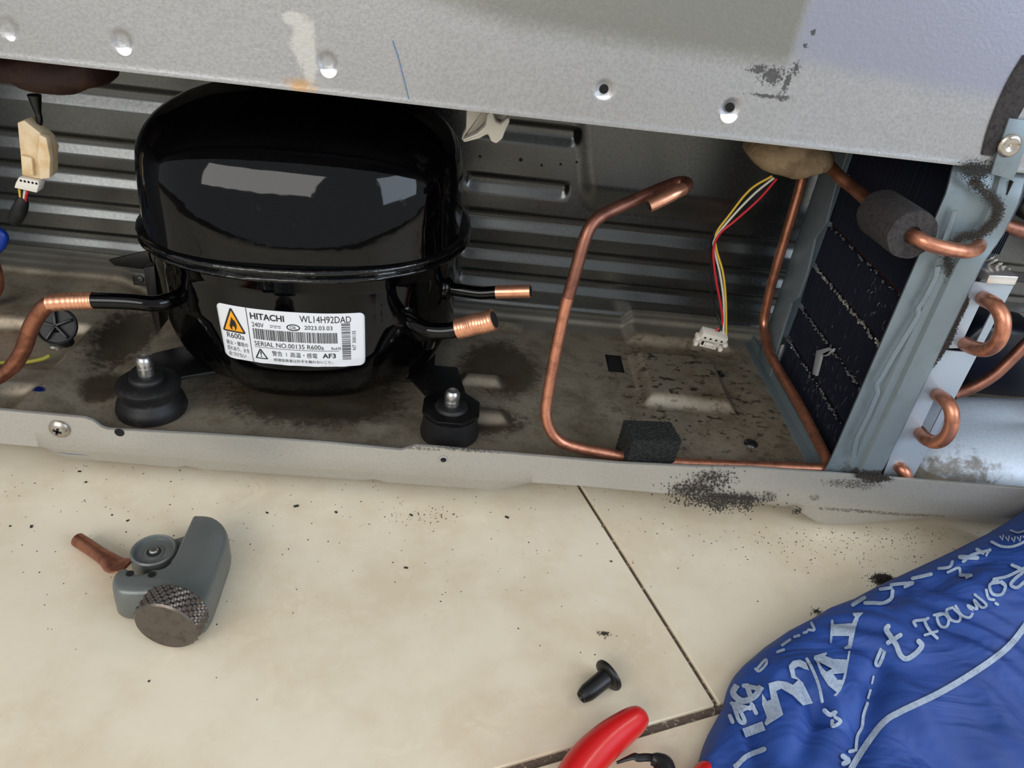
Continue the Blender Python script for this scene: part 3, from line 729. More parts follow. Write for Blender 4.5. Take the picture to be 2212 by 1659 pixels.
t_ = thing('liquid_pipe', tuple(PY(1200, 950, .0125)), 'long thin bent copper pipe rising to a hooked open end in mid compartment', 'pipe')
m_ = MB(); allp = [Vector(p) for p in hook] + [Vector(p) for p in down] + [Vector(p) for p in low_]
kk = len(hook)
m_.sweep(allp[20:kk + 6], R1, 18); m_.build('hook_bend', copdark, t_, smooth=60)
m_ = MB(); m_.sweep(allp[kk + 5:], R1 * .98, 18); m_.build('pipe_run', cop, t_, smooth=60)
m_ = MB(); m_.sweep(allp[:21], R1 * 1.02, 18); o = m_.build('cut_end', copbright, t_, smooth=60, label='bright cut copper end')
d_ = (allp[0] - allp[1]).normalized(); m_ = MB(); m_.lathe([(0, .0001), (R1 * .8, .0001), (R1 * .8, .0003), (0, .0003)], allp[0], d_, 18); m_.build('tube_bore', darkhole, o)
# black foam block on it
c0 = PY(1396, 970, .012)
def noisybox(c, size, seg, amp, name, mat, lab_, cat, rot=None, seed=0):
    bm = bmesh.new(); bmesh.ops.create_cube(bm, size=1); bmesh.ops.subdivide_edges(bm, edges=bm.edges, cuts=seg, use_grid_fill=True)
    for v_ in bm.verts:
        p = Vector((v_.co.x * size[0], v_.co.y * size[1], v_.co.z * size[2]))
        nn = v_.co.normalized()
        p += nn * amp * noise.noise(p * 900 + Vector((seed, 0, 0)))
        if rot: p = rot @ p
        v_.co = p + Vector(c)
    me = bpy.data.meshes.new(name); bm.to_mesh(me); bm.free(); me.materials.append(mat.m)
    o = bpy.data.objects.new(name, me); C.objects.link(o); return tag(o, lab_, cat)
f_ = noisybox((c0.x + .002, .0172, c0.z - .0002), (.0325, .0205, .0225), 22, .0007, 'foam_block', foamblk, 'square black foam block wrapped round the copper pipe above the rail', 'foam', rot=Matrix.Rotation(.16, 3, 'Z') @ Matrix.Rotation(.06, 3, 'Y'))

# upper right pipe through foam sleeve
t_ = MB(); tp_ = PY(1712, 350, .075)
P_ = [PY(1780, 345, .10), PY(1812, 380, .085), PY(1850, 412, .07), PY(1895, 450, .035), PY(1935, 480, .015), PY(1965, 505, -.002), PY(1985, 516, -.010), PY(2010, 528, -.013), PY(2050, 538, -.014), PY(2085, 543, -.012), PY(2108, 538, -.006), PY(2115, 530, .002)]
t_.sweep(spline(P_, 8), .0037, 20); tag(t_.build('condenser_inlet_pipe', cop, smooth=60), 'copper pipe passing through the round foam sleeve and ending at the plate corner', 'pipe')
t_ = MB(); a_ = PY(1971, 508, -.008); b_ = PY(1900, 458, .030); ax = (a_ - b_).normalized()
t_.lathe([(.0045, 0), (.0125, .0), (.0128, .002), (.0128, (a_ - b_).length - .001), (.0125, (a_ - b_).length), (.0045, (a_ - b_).length), (.0042, (a_ - b_).length - .003)], b_, ax, 48, wob=lambda t, h: 1 + .012 * math.sin(t * 7) + .008 * math.sin(t * 23))
tag(t_.build('foam_sleeve', foambr, smooth=40), 'round grey foam sleeve on the copper pipe in front of the fins', 'foam')

# ------------------------------------------------------------------ putty plugs
def lump(name, pts, Y, depth, mat, lab_, cat):
    """soft rounded lump whose front outline follows pts at depth Y"""
    P_ = [PY(x, y, Y) for x, y in pts]; c_ = sum(P_, Vector()) / len(P_); n = len(P_); m_ = MB(); rings = 9; vs_ = []
    for k in range(rings):
        a = -math.pi / 2 + math.pi * k / (rings - 1); s_ = max(.02, math.cos(a)) ** .5; yy = Y + depth / 2 + math.sin(a) * depth / 2
        for p in P_:
            q_ = c_ + (p - c_) * s_; q_.y = yy; q_ += Vector((1, 0, 1)) * .0012 * noise.noise(q_ * 120); vs_.append(q_)
    fs = [(i * n + j, i * n + (j + 1) % n, (i + 1) * n + (j + 1) % n, (i + 1) * n + j) for i in range(rings - 1) for j in range(n)]
    m_.add(vs_, fs + [tuple(range(n))[::-1], tuple((rings - 1) * n + j for j in range(n))])
    return tag(m_.build(name, mat, smooth=70), lab_, cat)
def ring(pts, n=5): return [tuple(p) for p in spline(pts + [pts[0]], n)][:-1]
lump('putty_plug', ring([(1634, 352), (1650, 325), (1700, 300), (1775, 305), (1826, 350), (1812, 382), (1775, 392), (1748, 402), (1712, 398), (1660, 385)]), .06, .05, putty, 'beige putty plug hanging from the ceiling near the fins', 'sealing putty')
lump('putty_plug', ring([(-60, 130), (60, 110), (180, 130), (203, 175), (198, 198), (165, 205), (130, 219), (80, 218), (25, 205), (-10, 185), (-60, 180)]), .07, .05, puttybr, 'dark brown putty plug at the upper left above the cream connector', 'sealing putty')

# ------------------------------------------------------------------ wires and connectors
def wire(name, pts, r, mat, parent): m_ = MB(); m_.sweep(spline([PY(*p) for p in pts], 8), r, 10); return m_.build(name, mat, parent, smooth=60)
hs = thing('wire_harness', tuple(PY(1540, 740, .10)), 'thin four colour wires ending in a white plug dangling in mid air', 'wire')
wire('wire', [(1668, 380, .085), (1620, 410, .09), (1575, 465, .095), (1547, 505, .098), (1548, 540, .10), (1562, 590, .10), (1568, 650, .10), (1569, 722, .10)], .00075, wyel, hs)
wire('wire', [(1672, 384, .085), (1628, 420, .09), (1580, 470, .095), (1545, 515, .098), (1543, 540, .10), (1555, 590, .10), (1563, 650, .10), (1563, 722, .10)], .00075, wwht, hs)
wire('wire', [(1678, 386, .085), (1640, 430, .09), (1590, 475, .094), (1555, 505, .096), (1541, 540, .098), (1546, 600, .098), (1557, 660, .098), (1560, 700, .10), (1545, 716, .10)], .0008, wred, hs)
wire('wire', [(1664, 382, .088), (1600, 425, .094), (1565, 470, .099), (1539, 512, .102), (1536, 560, .104), (1537, 620, .104), (1546, 670, .104), (1558, 700, .10), (1552, 716, .10)], .00075, wblk, hs)
# white plug: housing with side ears, latch and four contact holes
co_ = PY(1535, 734, .10)
rp = Matrix.Rotation(math.radians(9), 3, 'Y') @ Matrix.Rotation(math.radians(18), 3, 'X')
def loc(p): return co_ + rp @ Vector(p)
m_ = MB(); m_.box(loc((0, 0, .0045)), (.0190, .0075, .0060), rp); m_.box(loc((-.0005, .0015, -.0018)), (.0165, .0050, .0075), rp)
for sx in (-1, 1):
    m_.box(loc((sx * .0105, -.001, .0008)), (.0030, .0062, .0030), rp); m_.box(loc((sx * .0095, -.001, -.0045)), (.0026, .0058, .0030), rp)
m_.box(loc((0, -.0022, -.0052)), (.0125, .0016, .0014), rp); m_.box(loc((-.0005, -.0034, -.0018)), (.0058, .0016, .0030), rp)
m_.box(loc((-.0040, -.0030, -.0030)), (.0012, .0014, .0046), rp); m_.box(loc((.0036, -.0030, -.0030)), (.0012, .0014, .0046), rp)
pg = m_.build('plug_housing', white, hs, bevel=.0004, label='white four pin plug')
m_ = MB()
for k in range(4): m_.box(loc((-.0066 + k * .0042, -.0038, .0042)), (.0014, .0004, .0014), rp)
m_.box(loc((-.0012, -.0018, -.0030)), (.0085, .0025, .0022), rp)
m_.build('contact_holes', darkhole, pg, smooth=0)

# left connector pair
ls = thing('connector_harness', tuple(PY(70, 330, .09)), 'cream mated connectors on a brown cable below the dark putty at left', 'connector')
m_ = MB(); m_.sweep(spline([PY(74, 205, .09), PY(80, 235, .09), PY(85, 260, .09), PY(80, 285, .09)], 6), [(.0038 - .0020 * min(1, k / 8)) for k in range(19)], 12); m_.build('cable_sleeve', blackdull, ls, smooth=60)
def slab(pts, Y, dep, name, mat, par, bev=.0006, **k):
    P_ = [PY(x, y, Y) for x, y in pts]; m_ = MB(); m_.prism([(p.x, p.z) for p in P_], lambda a: (a[0], Y, a[1]), lambda a: (a[0], Y + dep, a[1])); return m_.build(name, mat, par, bevel=bev, **k)
slab([(37, 265), (52, 260), (86, 287), (100, 300), (110, 325), (108, 345), (109, 382), (92, 388), (70, 384), (47, 378), (44, 335)], .082, .010, 'connector_shell', cream, ls)
slab([(44, 335), (68, 342), (72, 380), (48, 376)], .0795, .004, 'latch', cream, ls)
slab([(84, 290), (100, 298), (108, 340), (107, 385), (86, 388), (80, 340)], .078, .006, 'side_wall', cream, ls)
slab([(33, 396), (40, 383), (83, 392), (84, 400), (79, 417), (30, 406)], .080, .008, 'plug', white, ls)
m_ = MB()
for k in range(5): p = PY(45 + k * 8.4, 390 + k * 1.6, .0798); m_.box(p, (.0009, .0006, .0012))
m_.build('contact_slots', darkhole, ls, smooth=0)
for k, mt in enumerate((wyel, wblk, wwht, wred)): wire('wire', [(42 + k * 6, 408 + k * 1.5, .084), (44 + k * 4, 425, .085), (46 + k * 3, 438, .086)], .0008, mt, ls)
m_ = MB(); m_.sweep(spline([PY(50, 425, .086), PY(44, 450, .088), PY(32, 474, .09), (PY(26, 484, .09))], 5), [.0022, .003, .0036, .004, .0042, .0044, .0045, .0045, .0044, .0043, .0042, .0038, .0032, .0028, .002, .001][:16], 12); m_.build('tape_wrap', rubber, ls, smooth=60, label='black taped end')
m_ = MB(); m_.sweep(spline([PY(-60, 470, .11), PY(-20, 490, .11), PY(8, 512, .11), PY(-10, 540, .11), PY(-60, 550, .11)], 6), .0032, 10); tag(m_.build('blue_cable', wblu, smooth=60), 'blue cable loop peeking in at the left edge', 'cable')
m_ = MB(); m_.sweep(spline([PZ(-60, 790, .040), PZ(0, 784, .0365), PZ(50, 783, .0365), PZ(90, 776, .038), PZ(108, 768, .040)], 6), .0015, 8); tag(m_.build('earth_wire', wyg, smooth=60), 'yellow and green earth wire lying in the left of the pan', 'wire')

# black star plug in the pan at left
t_ = thing('star_plug', tuple(PZ(122, 725, .04)), 'round black plastic plug with star ribs beside the curved pipe', 'plug')
p = PY(122, 704, .085); axp = Vector((.15, -.80, .58)).normalized()
m_ = MB(); m_.lathe([(.0, 0), (.0125, 0), (.0130, .002), (.0128, .0045), (.0118, .005), (.0112, .003), (0, .003)], p - axp * .003, axp, 36); m_.build('disc', rubber, t_, smooth=40)
rt = axp.to_track_quat('Z', 'Y').to_matrix()
m_ = MB()
for k in range(5):
    a = k * 2 * math.pi / 5 + .4; m_.box(p + rt @ Vector((.0055 * math.cos(a), .0055 * math.sin(a), .0015)), (.0105, .0016, .003), rt @ Matrix.Rotation(a, 3, 'Z'))
m_.build('star_ribs', rubber2, t_, bevel=.0003)
m_ = MB(); pz = PZ(122, 728, .04); m_.sweep([p - axp * .002, Vector((p.x, p.y + .006, .044)), Vector((p.x, p.y + .007, .039))], .005, 12); m_.build('stem', rubber2, t_)

# milky plastic clip under the panel edge
t_ = thing('wire_clip', tuple(PY(1040, 270, .06)), 'milky white plastic wire clip hanging under the panel edge', 'clip')
slab([(1008, 215), (1062, 215), (1060, 250), (1046, 268), (1028, 284), (1010, 292), (1000, 306), (996, 300), (1006, 280)], .058, .010, 'clip_body', clipw, t_, .0012)
slab([(1052, 246), (1064, 240), (1070, 262), (1082, 268), (1098, 252), (1102, 262), (1090, 288), (1086, 300), (1072, 312), (1060, 306), (1054, 290), (1036, 300), (1002, 309), (998, 302), (1030, 288), (1048, 272)], .050, .007, 'clip_hook', clipw, t_, .0012)
slab([(1058, 215), (1100, 225), (1102, 262), (1092, 262), (1074, 258), (1062, 250)], .060, .008, 'clip_back', clipw, t_, .001)

# ------------------------------------------------------------------ condenser
FX = .2535
cd = thing('condenser', (.27, .08, ZF), 'dusty finned condenser with blue grey embossed front bracket at the right end of the pan', 'condenser')
ROWZ = [.196, .1615, .129, .096, .066]
bands = list(zip([.0335, .0685, .098, .131, .1635, .198], [.0635, .0935, .127, .1595, .194, .240]))
m_ = MB(); r3 = random.Random(5)
y = .012
while y < .148:
    for z0, z1 in bands:
        j = r3.uniform(-.0007, .0007); lean = r3.uniform(-.0004, .0004)
        n = 4; vs_ = []; kink = [r3.uniform(-.0005, .0005) for _ in range(n + 1)]
        amp = 1.4 if z1 < .12 else .7
        xo = r3.uniform(0, .0005)
        for k in range(n + 1):
            zz_ = z0 + (z1 - z0) * k / n; yy = y + lean * k + kink[k] * amp
            for (dx, dy) in ((xo, -.00012), (xo, .00012), (.030, .00012), (.030, -.00012)):
                vs_.append((FX + dx, yy + dy, zz_))
        fs = []
        for k in range(n):
            for q_ in range(4): a = k * 4 + q_; b_ = k * 4 + (q_ + 1) % 4; fs.append((a, b_, b_ + 4, a + 4))
        m_.add(vs_, fs + [(3, 2, 1, 0), (4 * n, 4 * n + 1, 4 * n + 2, 4 * n + 3)])
    y += .0023
m_.build('fins', fin_m, cd, smooth=0, kind='stuff', recalc=False)
m_ = MB(); m_.box((FX + .016, .080, .137), (.001, .150, .208)); m_.build('fin_core', darkhole, cd, smooth=0)
for z in ROWZ:
    m_ = MB(); m_.sweep([(FX + .009, .006, z - .001), (FX + .009, .152, z - .001)], .0038, 14); m_.build('tube_row', copdark, cd, smooth=60)
# crumpled collars along each row: mostly bright metal on the middle row, grey on the rest
m_ = MB(); m2 = MB()
for ri, z in enumerate(ROWZ):
    y = .014
    while y < .148:
        s_ = r3.uniform(.6, 1.3); h_ = (.0010, .0009, .0022, .0012, .0013)[ri] * s_
        if ri == 2: keep_ = True
        else: keep_ = r3.random() < (.12, .3, 1, .75, .8)[ri]
        if keep_:
            ro = Matrix.Rotation(r3.uniform(-.6, .6), 3, 'X') @ Matrix.Rotation(r3.uniform(-.5, .5), 3, 'Z')
            (m2 if ri == 2 and r3.random() < .8 else m_).box((FX + r3.uniform(-.001, .001), y, z + r3.uniform(-.0008, .0008)), (.0009 * s_, .0017 * s_, h_ * .8), ro)
        y += .0021 if ri == 2 else .0018
m_.build('crumpled_collars', finlight, cd, smooth=0, kind='stuff', label='grey crumpled fin collars')
m2.build('crumpled_collars', finbright, cd, smooth=0, kind='stuff', label='bright crumpled fin collars')
# bent fin slivers
m_ = MB()
for k in range(110):
    z = r3.choice((r3.uniform(.045, .09), r3.uniform(.135, .16), r3.uniform(.07, .125))); y = r3.uniform(.016, .10)
    p = Vector((FX - .0006, y, z)); d_ = Vector((-.0008 * r3.random(), r3.uniform(-.003, .001), r3.uniform(-.004, -.0015)))
    m_.sweep([p, p + d_ * .5 + Vector((-.0006, 0, 0)), p + d_], .00013, 3)
m_.build('bent_fins', finlight, cd, smooth=0, kind='stuff')
# broken pale plastic spacers
def xslab(pts, X, dep, name, mat, par, bev=.0004):
    P_ = [PX(x, y, X) for x, y in pts]; m_ = MB(); m_.prism([(p.y, p.z) for p in P_], lambda a: (X, a[0], a[1]), lambda a: (X + dep, a[0], a[1])); return m_.build(name, mat, par, bevel=bev)
for pts in ([(1763, 757), (1790, 750), (1795, 757), (1786, 768), (1774, 768), (1762, 812), (1754, 808)], [(1678, 748), (1690, 744), (1680, 772), (1673, 774)], [(1775, 764), (1800, 752), (1797, 760), (1780, 770)]):
    xslab(pts, FX - .003, .002, 'spacer', Mat('grey_white_plastic', srgb(150, 152, 156), .5), cd)
# rear end plate and base rail
m_ = MB(); m_.prism([(.1415, .034), (.1745, .034), (.1745, .238), (.1415, .238), (.1430, .19), (.138, .165), (.146, .15), (.140, .125), (.1405, .105), (.148, .097), (.146, .06)], lambda a: (.247, a[0], a[1]), lambda a: (.249, a[0], a[1]))
m_.box((.268, .1735, .136), (.042, .0015, .204)); m_.build('rear_end_plate', bracket_m, cd, bevel=.0004)
m_ = MB(); prof = [(.2415, .0305), (.2415, .0320), (.2480, .0325), (.2485, .0385), (.2500, .0385), (.2503, .0315), (.262, .0315), (.262, .0300)]
m_.prism(prof, lambda a: (a[0], .012, a[1]), lambda a: (a[0], .20, a[1])); m_.build('base_rail', bracket_m, cd, bevel=.0002)
# front bracket: pressed profile running up, narrowing at the foot
q = PY(1803, 1019, .004); xl = .2405
prof = [(xl, .0045), (xl, .0035), (xl + .010, .0030), (xl + .0125, .0004), (xl + .0165, -.0004), (xl + .018, -.0030), (xl + .0185, -.0032), (xl + .030, -.0036), (xl + .032, -.0018), (xl + .0335, .0040)]
zsb = list(np.linspace(.036, .2465, 40)); vs_ = []; n = len(prof)
for z in zsb:
    top = sm(.195, .215, z); foot = 1 - sm(.036, .060, z)
    for k, (x, y_) in enumerate(prof):
        xx = x + (.006 * top if k > 3 else 0) - .0015 * foot * (k < 2) ; yy = y_ + .0035 * top * (k > 2) * (k < 9) + .002 * foot * (k > 3) + (.004 * sm(.23, .2465, z))
        vs_.append((xx, yy + .0046, z))
m_ = MB(); m_.add(vs_, [(i * n + j, i * n + j + 1, (i + 1) * n + j + 1, (i + 1) * n + j) for i in range(len(zsb) - 1) for j in range(n - 1)])
br = m_.build('front_bracket', bracket_m, cd, smooth=25, solid=.001)
for off in (0, 1):
    xb = xl + .0155 - off * .000
    P_ = [(1843, 990), (1850, 950), (1876, 898), (1896, 850), (1893, 832), (1904, 818), (1930, 770), (1985, 680), (1982, 668), (1996, 650), (2022, 600), (2026, 575)] if off == 0 else [(2032, 545), (2048, 500), (2063, 455)]
    m_ = MB(); m_.sweep(fillet([PY(x, y, .0030 if off == 0 else .0045) for x, y in P_], .002, 4), (lambda c_: [c_] * 80)((.0006, .0016))[:len(fillet([PY(x, y, 0) for x, y in P_], .002, 4))], 10, flat=(0, -1, 0)); m_.build('stamped_bead', bracket_m, br, smooth=60)
# dust rim down the bracket edge
m_ = MB()
P_ = spline([PY(x, y, .0035) for x, y in ((2062, 630), (2078, 650), (2060, 690), (2040, 740), (2005, 790))], 30)
for p in P_:
    for _ in range(70):
        q_ = Vector(p) + Vector((r3.uniform(-.0032, .0032) + r3.gauss(0, .0004), r3.uniform(-.0012, .0006), r3.gauss(0, .0010))); rr = r3.uniform(.00014, .00036); m_.box(q_, (rr, rr, rr * 2), Matrix.Rotation(r3.uniform(0, 3), 3, 'Y'))
P_ = spline([PY(x, y, -.001) for x, y in ((2108, 395), (2120, 405), (2142, 425), (2165, 450), (2158, 480), (2140, 500), (2120, 512), (2078, 520), (2055, 560), (2062, 600), (2068, 632))], 14)
for p in P_:
    for _ in range(46):
        q_ = Vector(p) + Vector((r3.gauss(0, .0015), r3.uniform(-.0002, .0008) + .0030, r3.gauss(0, .0013))); rr = r3.uniform(.00012, .00032); m_.box(q_, (rr, rr, rr * 1.6), Matrix.Rotation(r3.uniform(0, 3), 3, 'Y'))
P_ = spline([PY(x, y, -.0015) for x, y in ((1852, 1027), (1880, 1030), (1915, 1032))], 16)
for p in P_:
    for _ in range(22):
        q_ = Vector(p) + Vector((r3.gauss(0, .0010), r3.uniform(-.001, .0008), r3.gauss(0, .0010))); rr = r3.uniform(.0002, .0004); m_.box(q_, (rr, rr, rr * 1.6), Matrix.Rotation(r3.uniform(0, 3), 3, 'Y'))
m_.build('dust_rim', dust_m, cd, smooth=0, kind='stuff', recalc=False)
# pale end plate with slots
YE = .0100
outer = [PY(x, y, YE) for x, y in ((2062, 604), (2194, 609), (1971, 1034), (1905, 1034))]
m_ = MB()
# strips round two long slots
def slot(pa): return [PY(x, y, YE) for x, y in pa]
s1 = slot([(2118, 655), (2150, 658), (2098, 762), (2072, 752)]); s2 = slot([(2022, 855), (2052, 850), (2002, 950), (1978, 948)])
def yslab(P3, dep, mb): mb.prism([(p.x, p.z) for p in P3], lambda a: (a[0], YE, a[1]), lambda a: (a[0], YE + dep, a[1]))
O = outer
def lerp(a, b_, t): return a + (b_ - a) * t
Lf = lambda z: lerp(O[0], O[3], (O[0].z - z) / (O[0].z - O[3].z)); Rt = lambda z: lerp(O[1], O[2], (O[1].z - z) / (O[1].z - O[2].z))
lv = [O[0].z, s1[0].z, s1[2].z, s2[0].z, s2[2].z, O[3].z]
for k, (za, zb) in enumerate(zip(lv[:-1], lv[1:])):
    if k in (1, 3):
        s_ = s1 if k == 1 else s2
        yslab([Lf(za), s_[0], s_[3], Lf(zb)], .001, m_); yslab([Vector((s_[1].x, YE, za)), Rt(za), Rt(zb), Vector((s_[2].x, YE, zb))], .001, m_)
    else: yslab([Lf(za), Rt(za), Rt(zb), Lf(zb)], .001, m_)
m_.build('end_plate', endplate_m, cd, smooth=0)
m_ = MB()
for s_ in (s1, s2):
    m_ = MB(); m_.prism([(p.x, p.z) for p in s_], lambda a: (a[0], YE + .012, a[1]), lambda a: (a[0], YE + .013, a[1])); m_.build('slot_shade_sheet', darkhole, cd, smooth=0)  # dark sheet behind each slot stands for the shade inside
def ubend(pts, r=.0041):
    m_ = MB(); m_.sweep(spline([PY(*p) for p in pts], 8), r, 20); m_.build('return_bend', cop, cd, smooth=60)
ubend([(2118, 640, .020), (2130, 648, .002), (2150, 660, -.008), (2165, 685, -.014), (2165, 715, -.016), (2152, 742, -.015), (2130, 755, -.011), (2105, 752, -.003), (2084, 742, .010), (2076, 738, .02)])
ubend([(2020, 850, .020), (2030, 856, .002), (2045, 868, -.008), (2056, 890, -.014), (2055, 920, -.016), (2042, 945, -.015), (2022, 955, -.011), (2000, 948, -.003), (1988, 935, .010), (1982, 930, .02)])
ubend([(1930, 1000, .020), (1942, 1008, .010), (1955, 1022, .006), (1962, 1045, .007)], .0038)
# aluminium fin stub on top of the end plate
m_ = MB(); p = PY(2148, 592, .012); m_.box(p, (.0165, .016, .0052), Matrix.Rotation(-.05, 3, 'Y')); m_.build('top_fin_block', finbright, cd, bevel=.0006)
m_ = MB()
for x, y in ((2128, 543), (2142, 556), (2150, 562), (2160, 570), (2167, 577), (2177, 582), (2118, 548), (2112, 562)):
    p = PY(x, y, .016); m_.sweep([p + Vector((0, .006, -.006)), p, p + Vector((.0004, -.001, .0012))], [.0008, .0011, .0003], 6)
m_.build('fin_tips', finbright, cd, kind='stuff')
# dark fins under bracket corner
m_ = MB()
for k in range(18):
    m_.box((.262 + .0012 * k, .012, .2075), (.0003, .010, .012))
m_.build('corner_fins', fin_m, cd, smooth=0, kind='stuff')
# bracket tab screwed over the panel
tabp = [PY(x, y, -.0025) for x, y in ((2140, 376), (2186, 388), (2196, 372), (2232, 262), (2180, 255), (2163, 305))]
m_ = MB(); m_.prism([(p.x, p.z) for p in tabp], lambda a: (a[0], -.0028, a[1]), lambda a: (a[0], -.0014, a[1])); tb_ = m_.build('screw_tab', bracket_m, cd, bevel=.0003)
p = PY(2180, 314, -.0028); s_ = MB(); s_.lathe([(.0056, 0), (.0056, .0008), (.0050, .0015), (.0038, .0020), (.0020, .0016), (.0006, .0010), (0, .0012)], p, (0, -1, 0), 32); o = s_.build('screw', screwm, cd, smooth=40)
# foam strip on the panel at right
m_ = MB()
stp = spline([PY(x, y, -.0005) for x, y in ((2240, 130), (2205, 185), (2172, 250), (2150, 295), (2132, 335))], 8)
m_.sweep(stp, [(.0012, .0075 - .0045 * (k / (len(stp) - 1)) ** 2) for k in range(len(stp))], 14, flat=(0, -1, 0)); tag(m_.build('foam_strip', foambr, smooth=60), 'dark brown foam strip stuck on the panel beside the screw tab', 'foam')

# ------------------------------------------------------------------ beyond the condenser
t_ = thing('fan_housing', (.40, .09, ZF), 'pale dusty galvanised rounded housing behind the lower return bend', 'housing')
m_ = MB(); c_ = Vector((.418, .070, .0)); n = 64; vs_ = []; ks = [(1.0, .030), (1.0, .040), (.985, .052), (.94, .063), (.86, .071), (.72, .077), (.5, .081), (.25, .083), (.02, .0835)]
for s_, z in ks:
    for j in range(n):
        t = 2 * math.pi * j / n; cc, ss = math.cos(t), math.sin(t); r = (abs(cc) ** 3 + abs(ss) ** 3) ** (-1 / 3)
        vs_.append((c_.x + .105 * s_ * r * cc, c_.y + .052 * s_ * r * ss, z - .023 + .004 * cc))
m_.add(vs_, [(i * n + j, i * n + (j + 1) % n, (i + 1) * n + (j + 1) % n, (i + 1) * n + j) for i in range(len(ks) - 1) for j in range(n)] + [tuple((len(ks) - 1) * n + j for j in range(n))])
m_.build('cover', dome_m, t_, smooth=70)
m_ = MB(); m_.sweep(spline([PY(2060, 852, .03), PY(2100, 838, .03), PY(2145, 812, .03), PY(2185, 775, .032), PY(2225, 735, .034), PY(2290, 690, .036)], 8), .0036, 16); tag(m_.build('drain_pipe', copdark, smooth=60), 'dull copper pipe sloping up to the right above the pale housing', 'pipe')
m_ = MB(); m_.sweep(spline([PY(2158, 480, .012), PY(2175, 489, .012), PY(2200, 496, .012), PY(2290, 520, .014)], 6), .0040, 16); tag(m_.build('outlet_pipe', copdark, smooth=60), 'reddish copper pipe stub leaving the frame at right beside the bracket top', 'pipe')
m_ = MB(); m_.sweep(spline([PY(2165, 430, .055), PY(2188, 432, .045), PY(2212, 448, .02), PY(2300, 500, .02)], 6), [.002] + [.0052] * 18, 16); tag(m_.build('drain_hose', rubber, smooth=60), 'black rubber hose above the reddish pipe stub at right', 'hose')
m_ = MB()
P_ = [PY(x, y, .15) for x, y in ((2080, 740), (2130, 700), (2260, 720), (2300, 850), (2300, 960), (2100, 900))]
m_.prism([(p.x, p.z) for p in P_], lambda a: (a[0], .150, a[1]), lambda a: (a[0], .19, a[1])); tag(m_.build('fan_motor', Mat('dark_blue_plastic', srgb(22, 26, 40), .35), bevel=.006, seg=3), 'dark plastic fan motor box behind the sloping copper pipe', 'motor')

# ------------------------------------------------------------------ tube cutter on the floor
tc = thing('tube_cutter', tuple(PZ(330, 1290, 0)), 'small grey metal tube cutter with a knurled knob lying on the tiles', 'tube cutter')
ZT = .021
out = [(412, 1114), (424, 1109), (462, 1113), (488, 1135), (493, 1168), (478, 1215), (462, 1262), (446, 1300), (428, 1314), (404, 1306), (376, 1290), (336, 1282), (290, 1284), (250, 1280), (239, 1262), (241, 1240), (256, 1226), (276, 1223), (292, 1232), (303, 1236), (316, 1232), (328, 1226), (352, 1222), (370, 1203), (388, 1165)]
pw = [PZ(x, y, ZT) for x, y in ring(out, 3)]
cc_ = sum(pw, Vector()) / len(pw); n = len(pw); m_ = MB(); vs_ = []
def inset(P, d_):
    res = []
    for i in range(len(P)):
        a, b_, c_ = P[i - 1], P[i], P[(i + 1) % len(P)]; t = (c_ - a).normalized(); nn = Vector((t.y, -t.x, 0)); res.append(b_ + nn * d_)
    return res
area_s = sum(pw[i - 1].x * pw[i].y - pw[i].x * pw[i - 1].y for i in range(n)); sg = 1 if area_s < 0 else -1
for ins, z in ((.0015, .0), (0, .003), (0, .0120), (.0003, .0165), (.0009, .0186), (.0018, .0200), (.0030, .0207)):
    P2 = inset(pw, sg * ins)
    for p in P2: vs_.append((p.x, p.y, z + .0006))
K = 7; fs = [(i * n + j, i * n + (j + 1) % n, (i + 1) * n + (j + 1) % n, (i + 1) * n + j) for i in range(K - 1) for j in range(n)]
from mathutils.geometry import tessellate_polygon
for lv_ in (0, K - 1):
    fs += [tuple(lv_ * n + q_ for q_ in t3) for t3 in tessellate_polygon([[Vector((v[0], v[1], 0)) for v in vs_[lv_ * n:(lv_ + 1) * n]]])]
m_.add(vs_, fs); m_.build('body', toolgrey, tc, smooth=50)
m_ = MB()
for x, y in ((281, 1239), (328, 1241)): m_.lathe([(.0, 0), (.0019, 0), (.0019, .0003), (0, .0003)], PZ(x, y, ZT + .0006), n=18)
m_.build('roller_pin_holes', darkhole, tc)
# wheel carrier
p = PZ(333, 1194, .0135); m_ = MB(); r0 = .0118
m_.lathe([(0, -.0125), (r0, -.0125), (r0 * 1.0, .0022), (r0 * .93, .0030), (r0 * .86, .0024), (r0 * .82, .0), (r0 * .45, .0), (r0 * .42, .0008), (r0 * .33, .0008), (r0 * .30, -.0012), (0, -.0012)], p, n=48); m_.build('wheel_carrier', toolgrey, tc, smooth=40)
m_ = MB(); d_ = PZ(395, 1175, .0135); m_.box((p + d_) / 2 + Vector((.004, 0, -.006)), ((d_ - p).length * 1.0, .016, .0125), Matrix.Rotation(math.atan2((d_ - p).y, (d_ - p).x), 3, 'Z')); m_.build('slide', toolgrey, tc, bevel=.001)
m_ = MB(); m_.lathe([(.0024, -.002), (.0024, .0018), (.0016, .0024), (0, .0024)], p, n=20); m_.build('axle_pin', steel, tc)
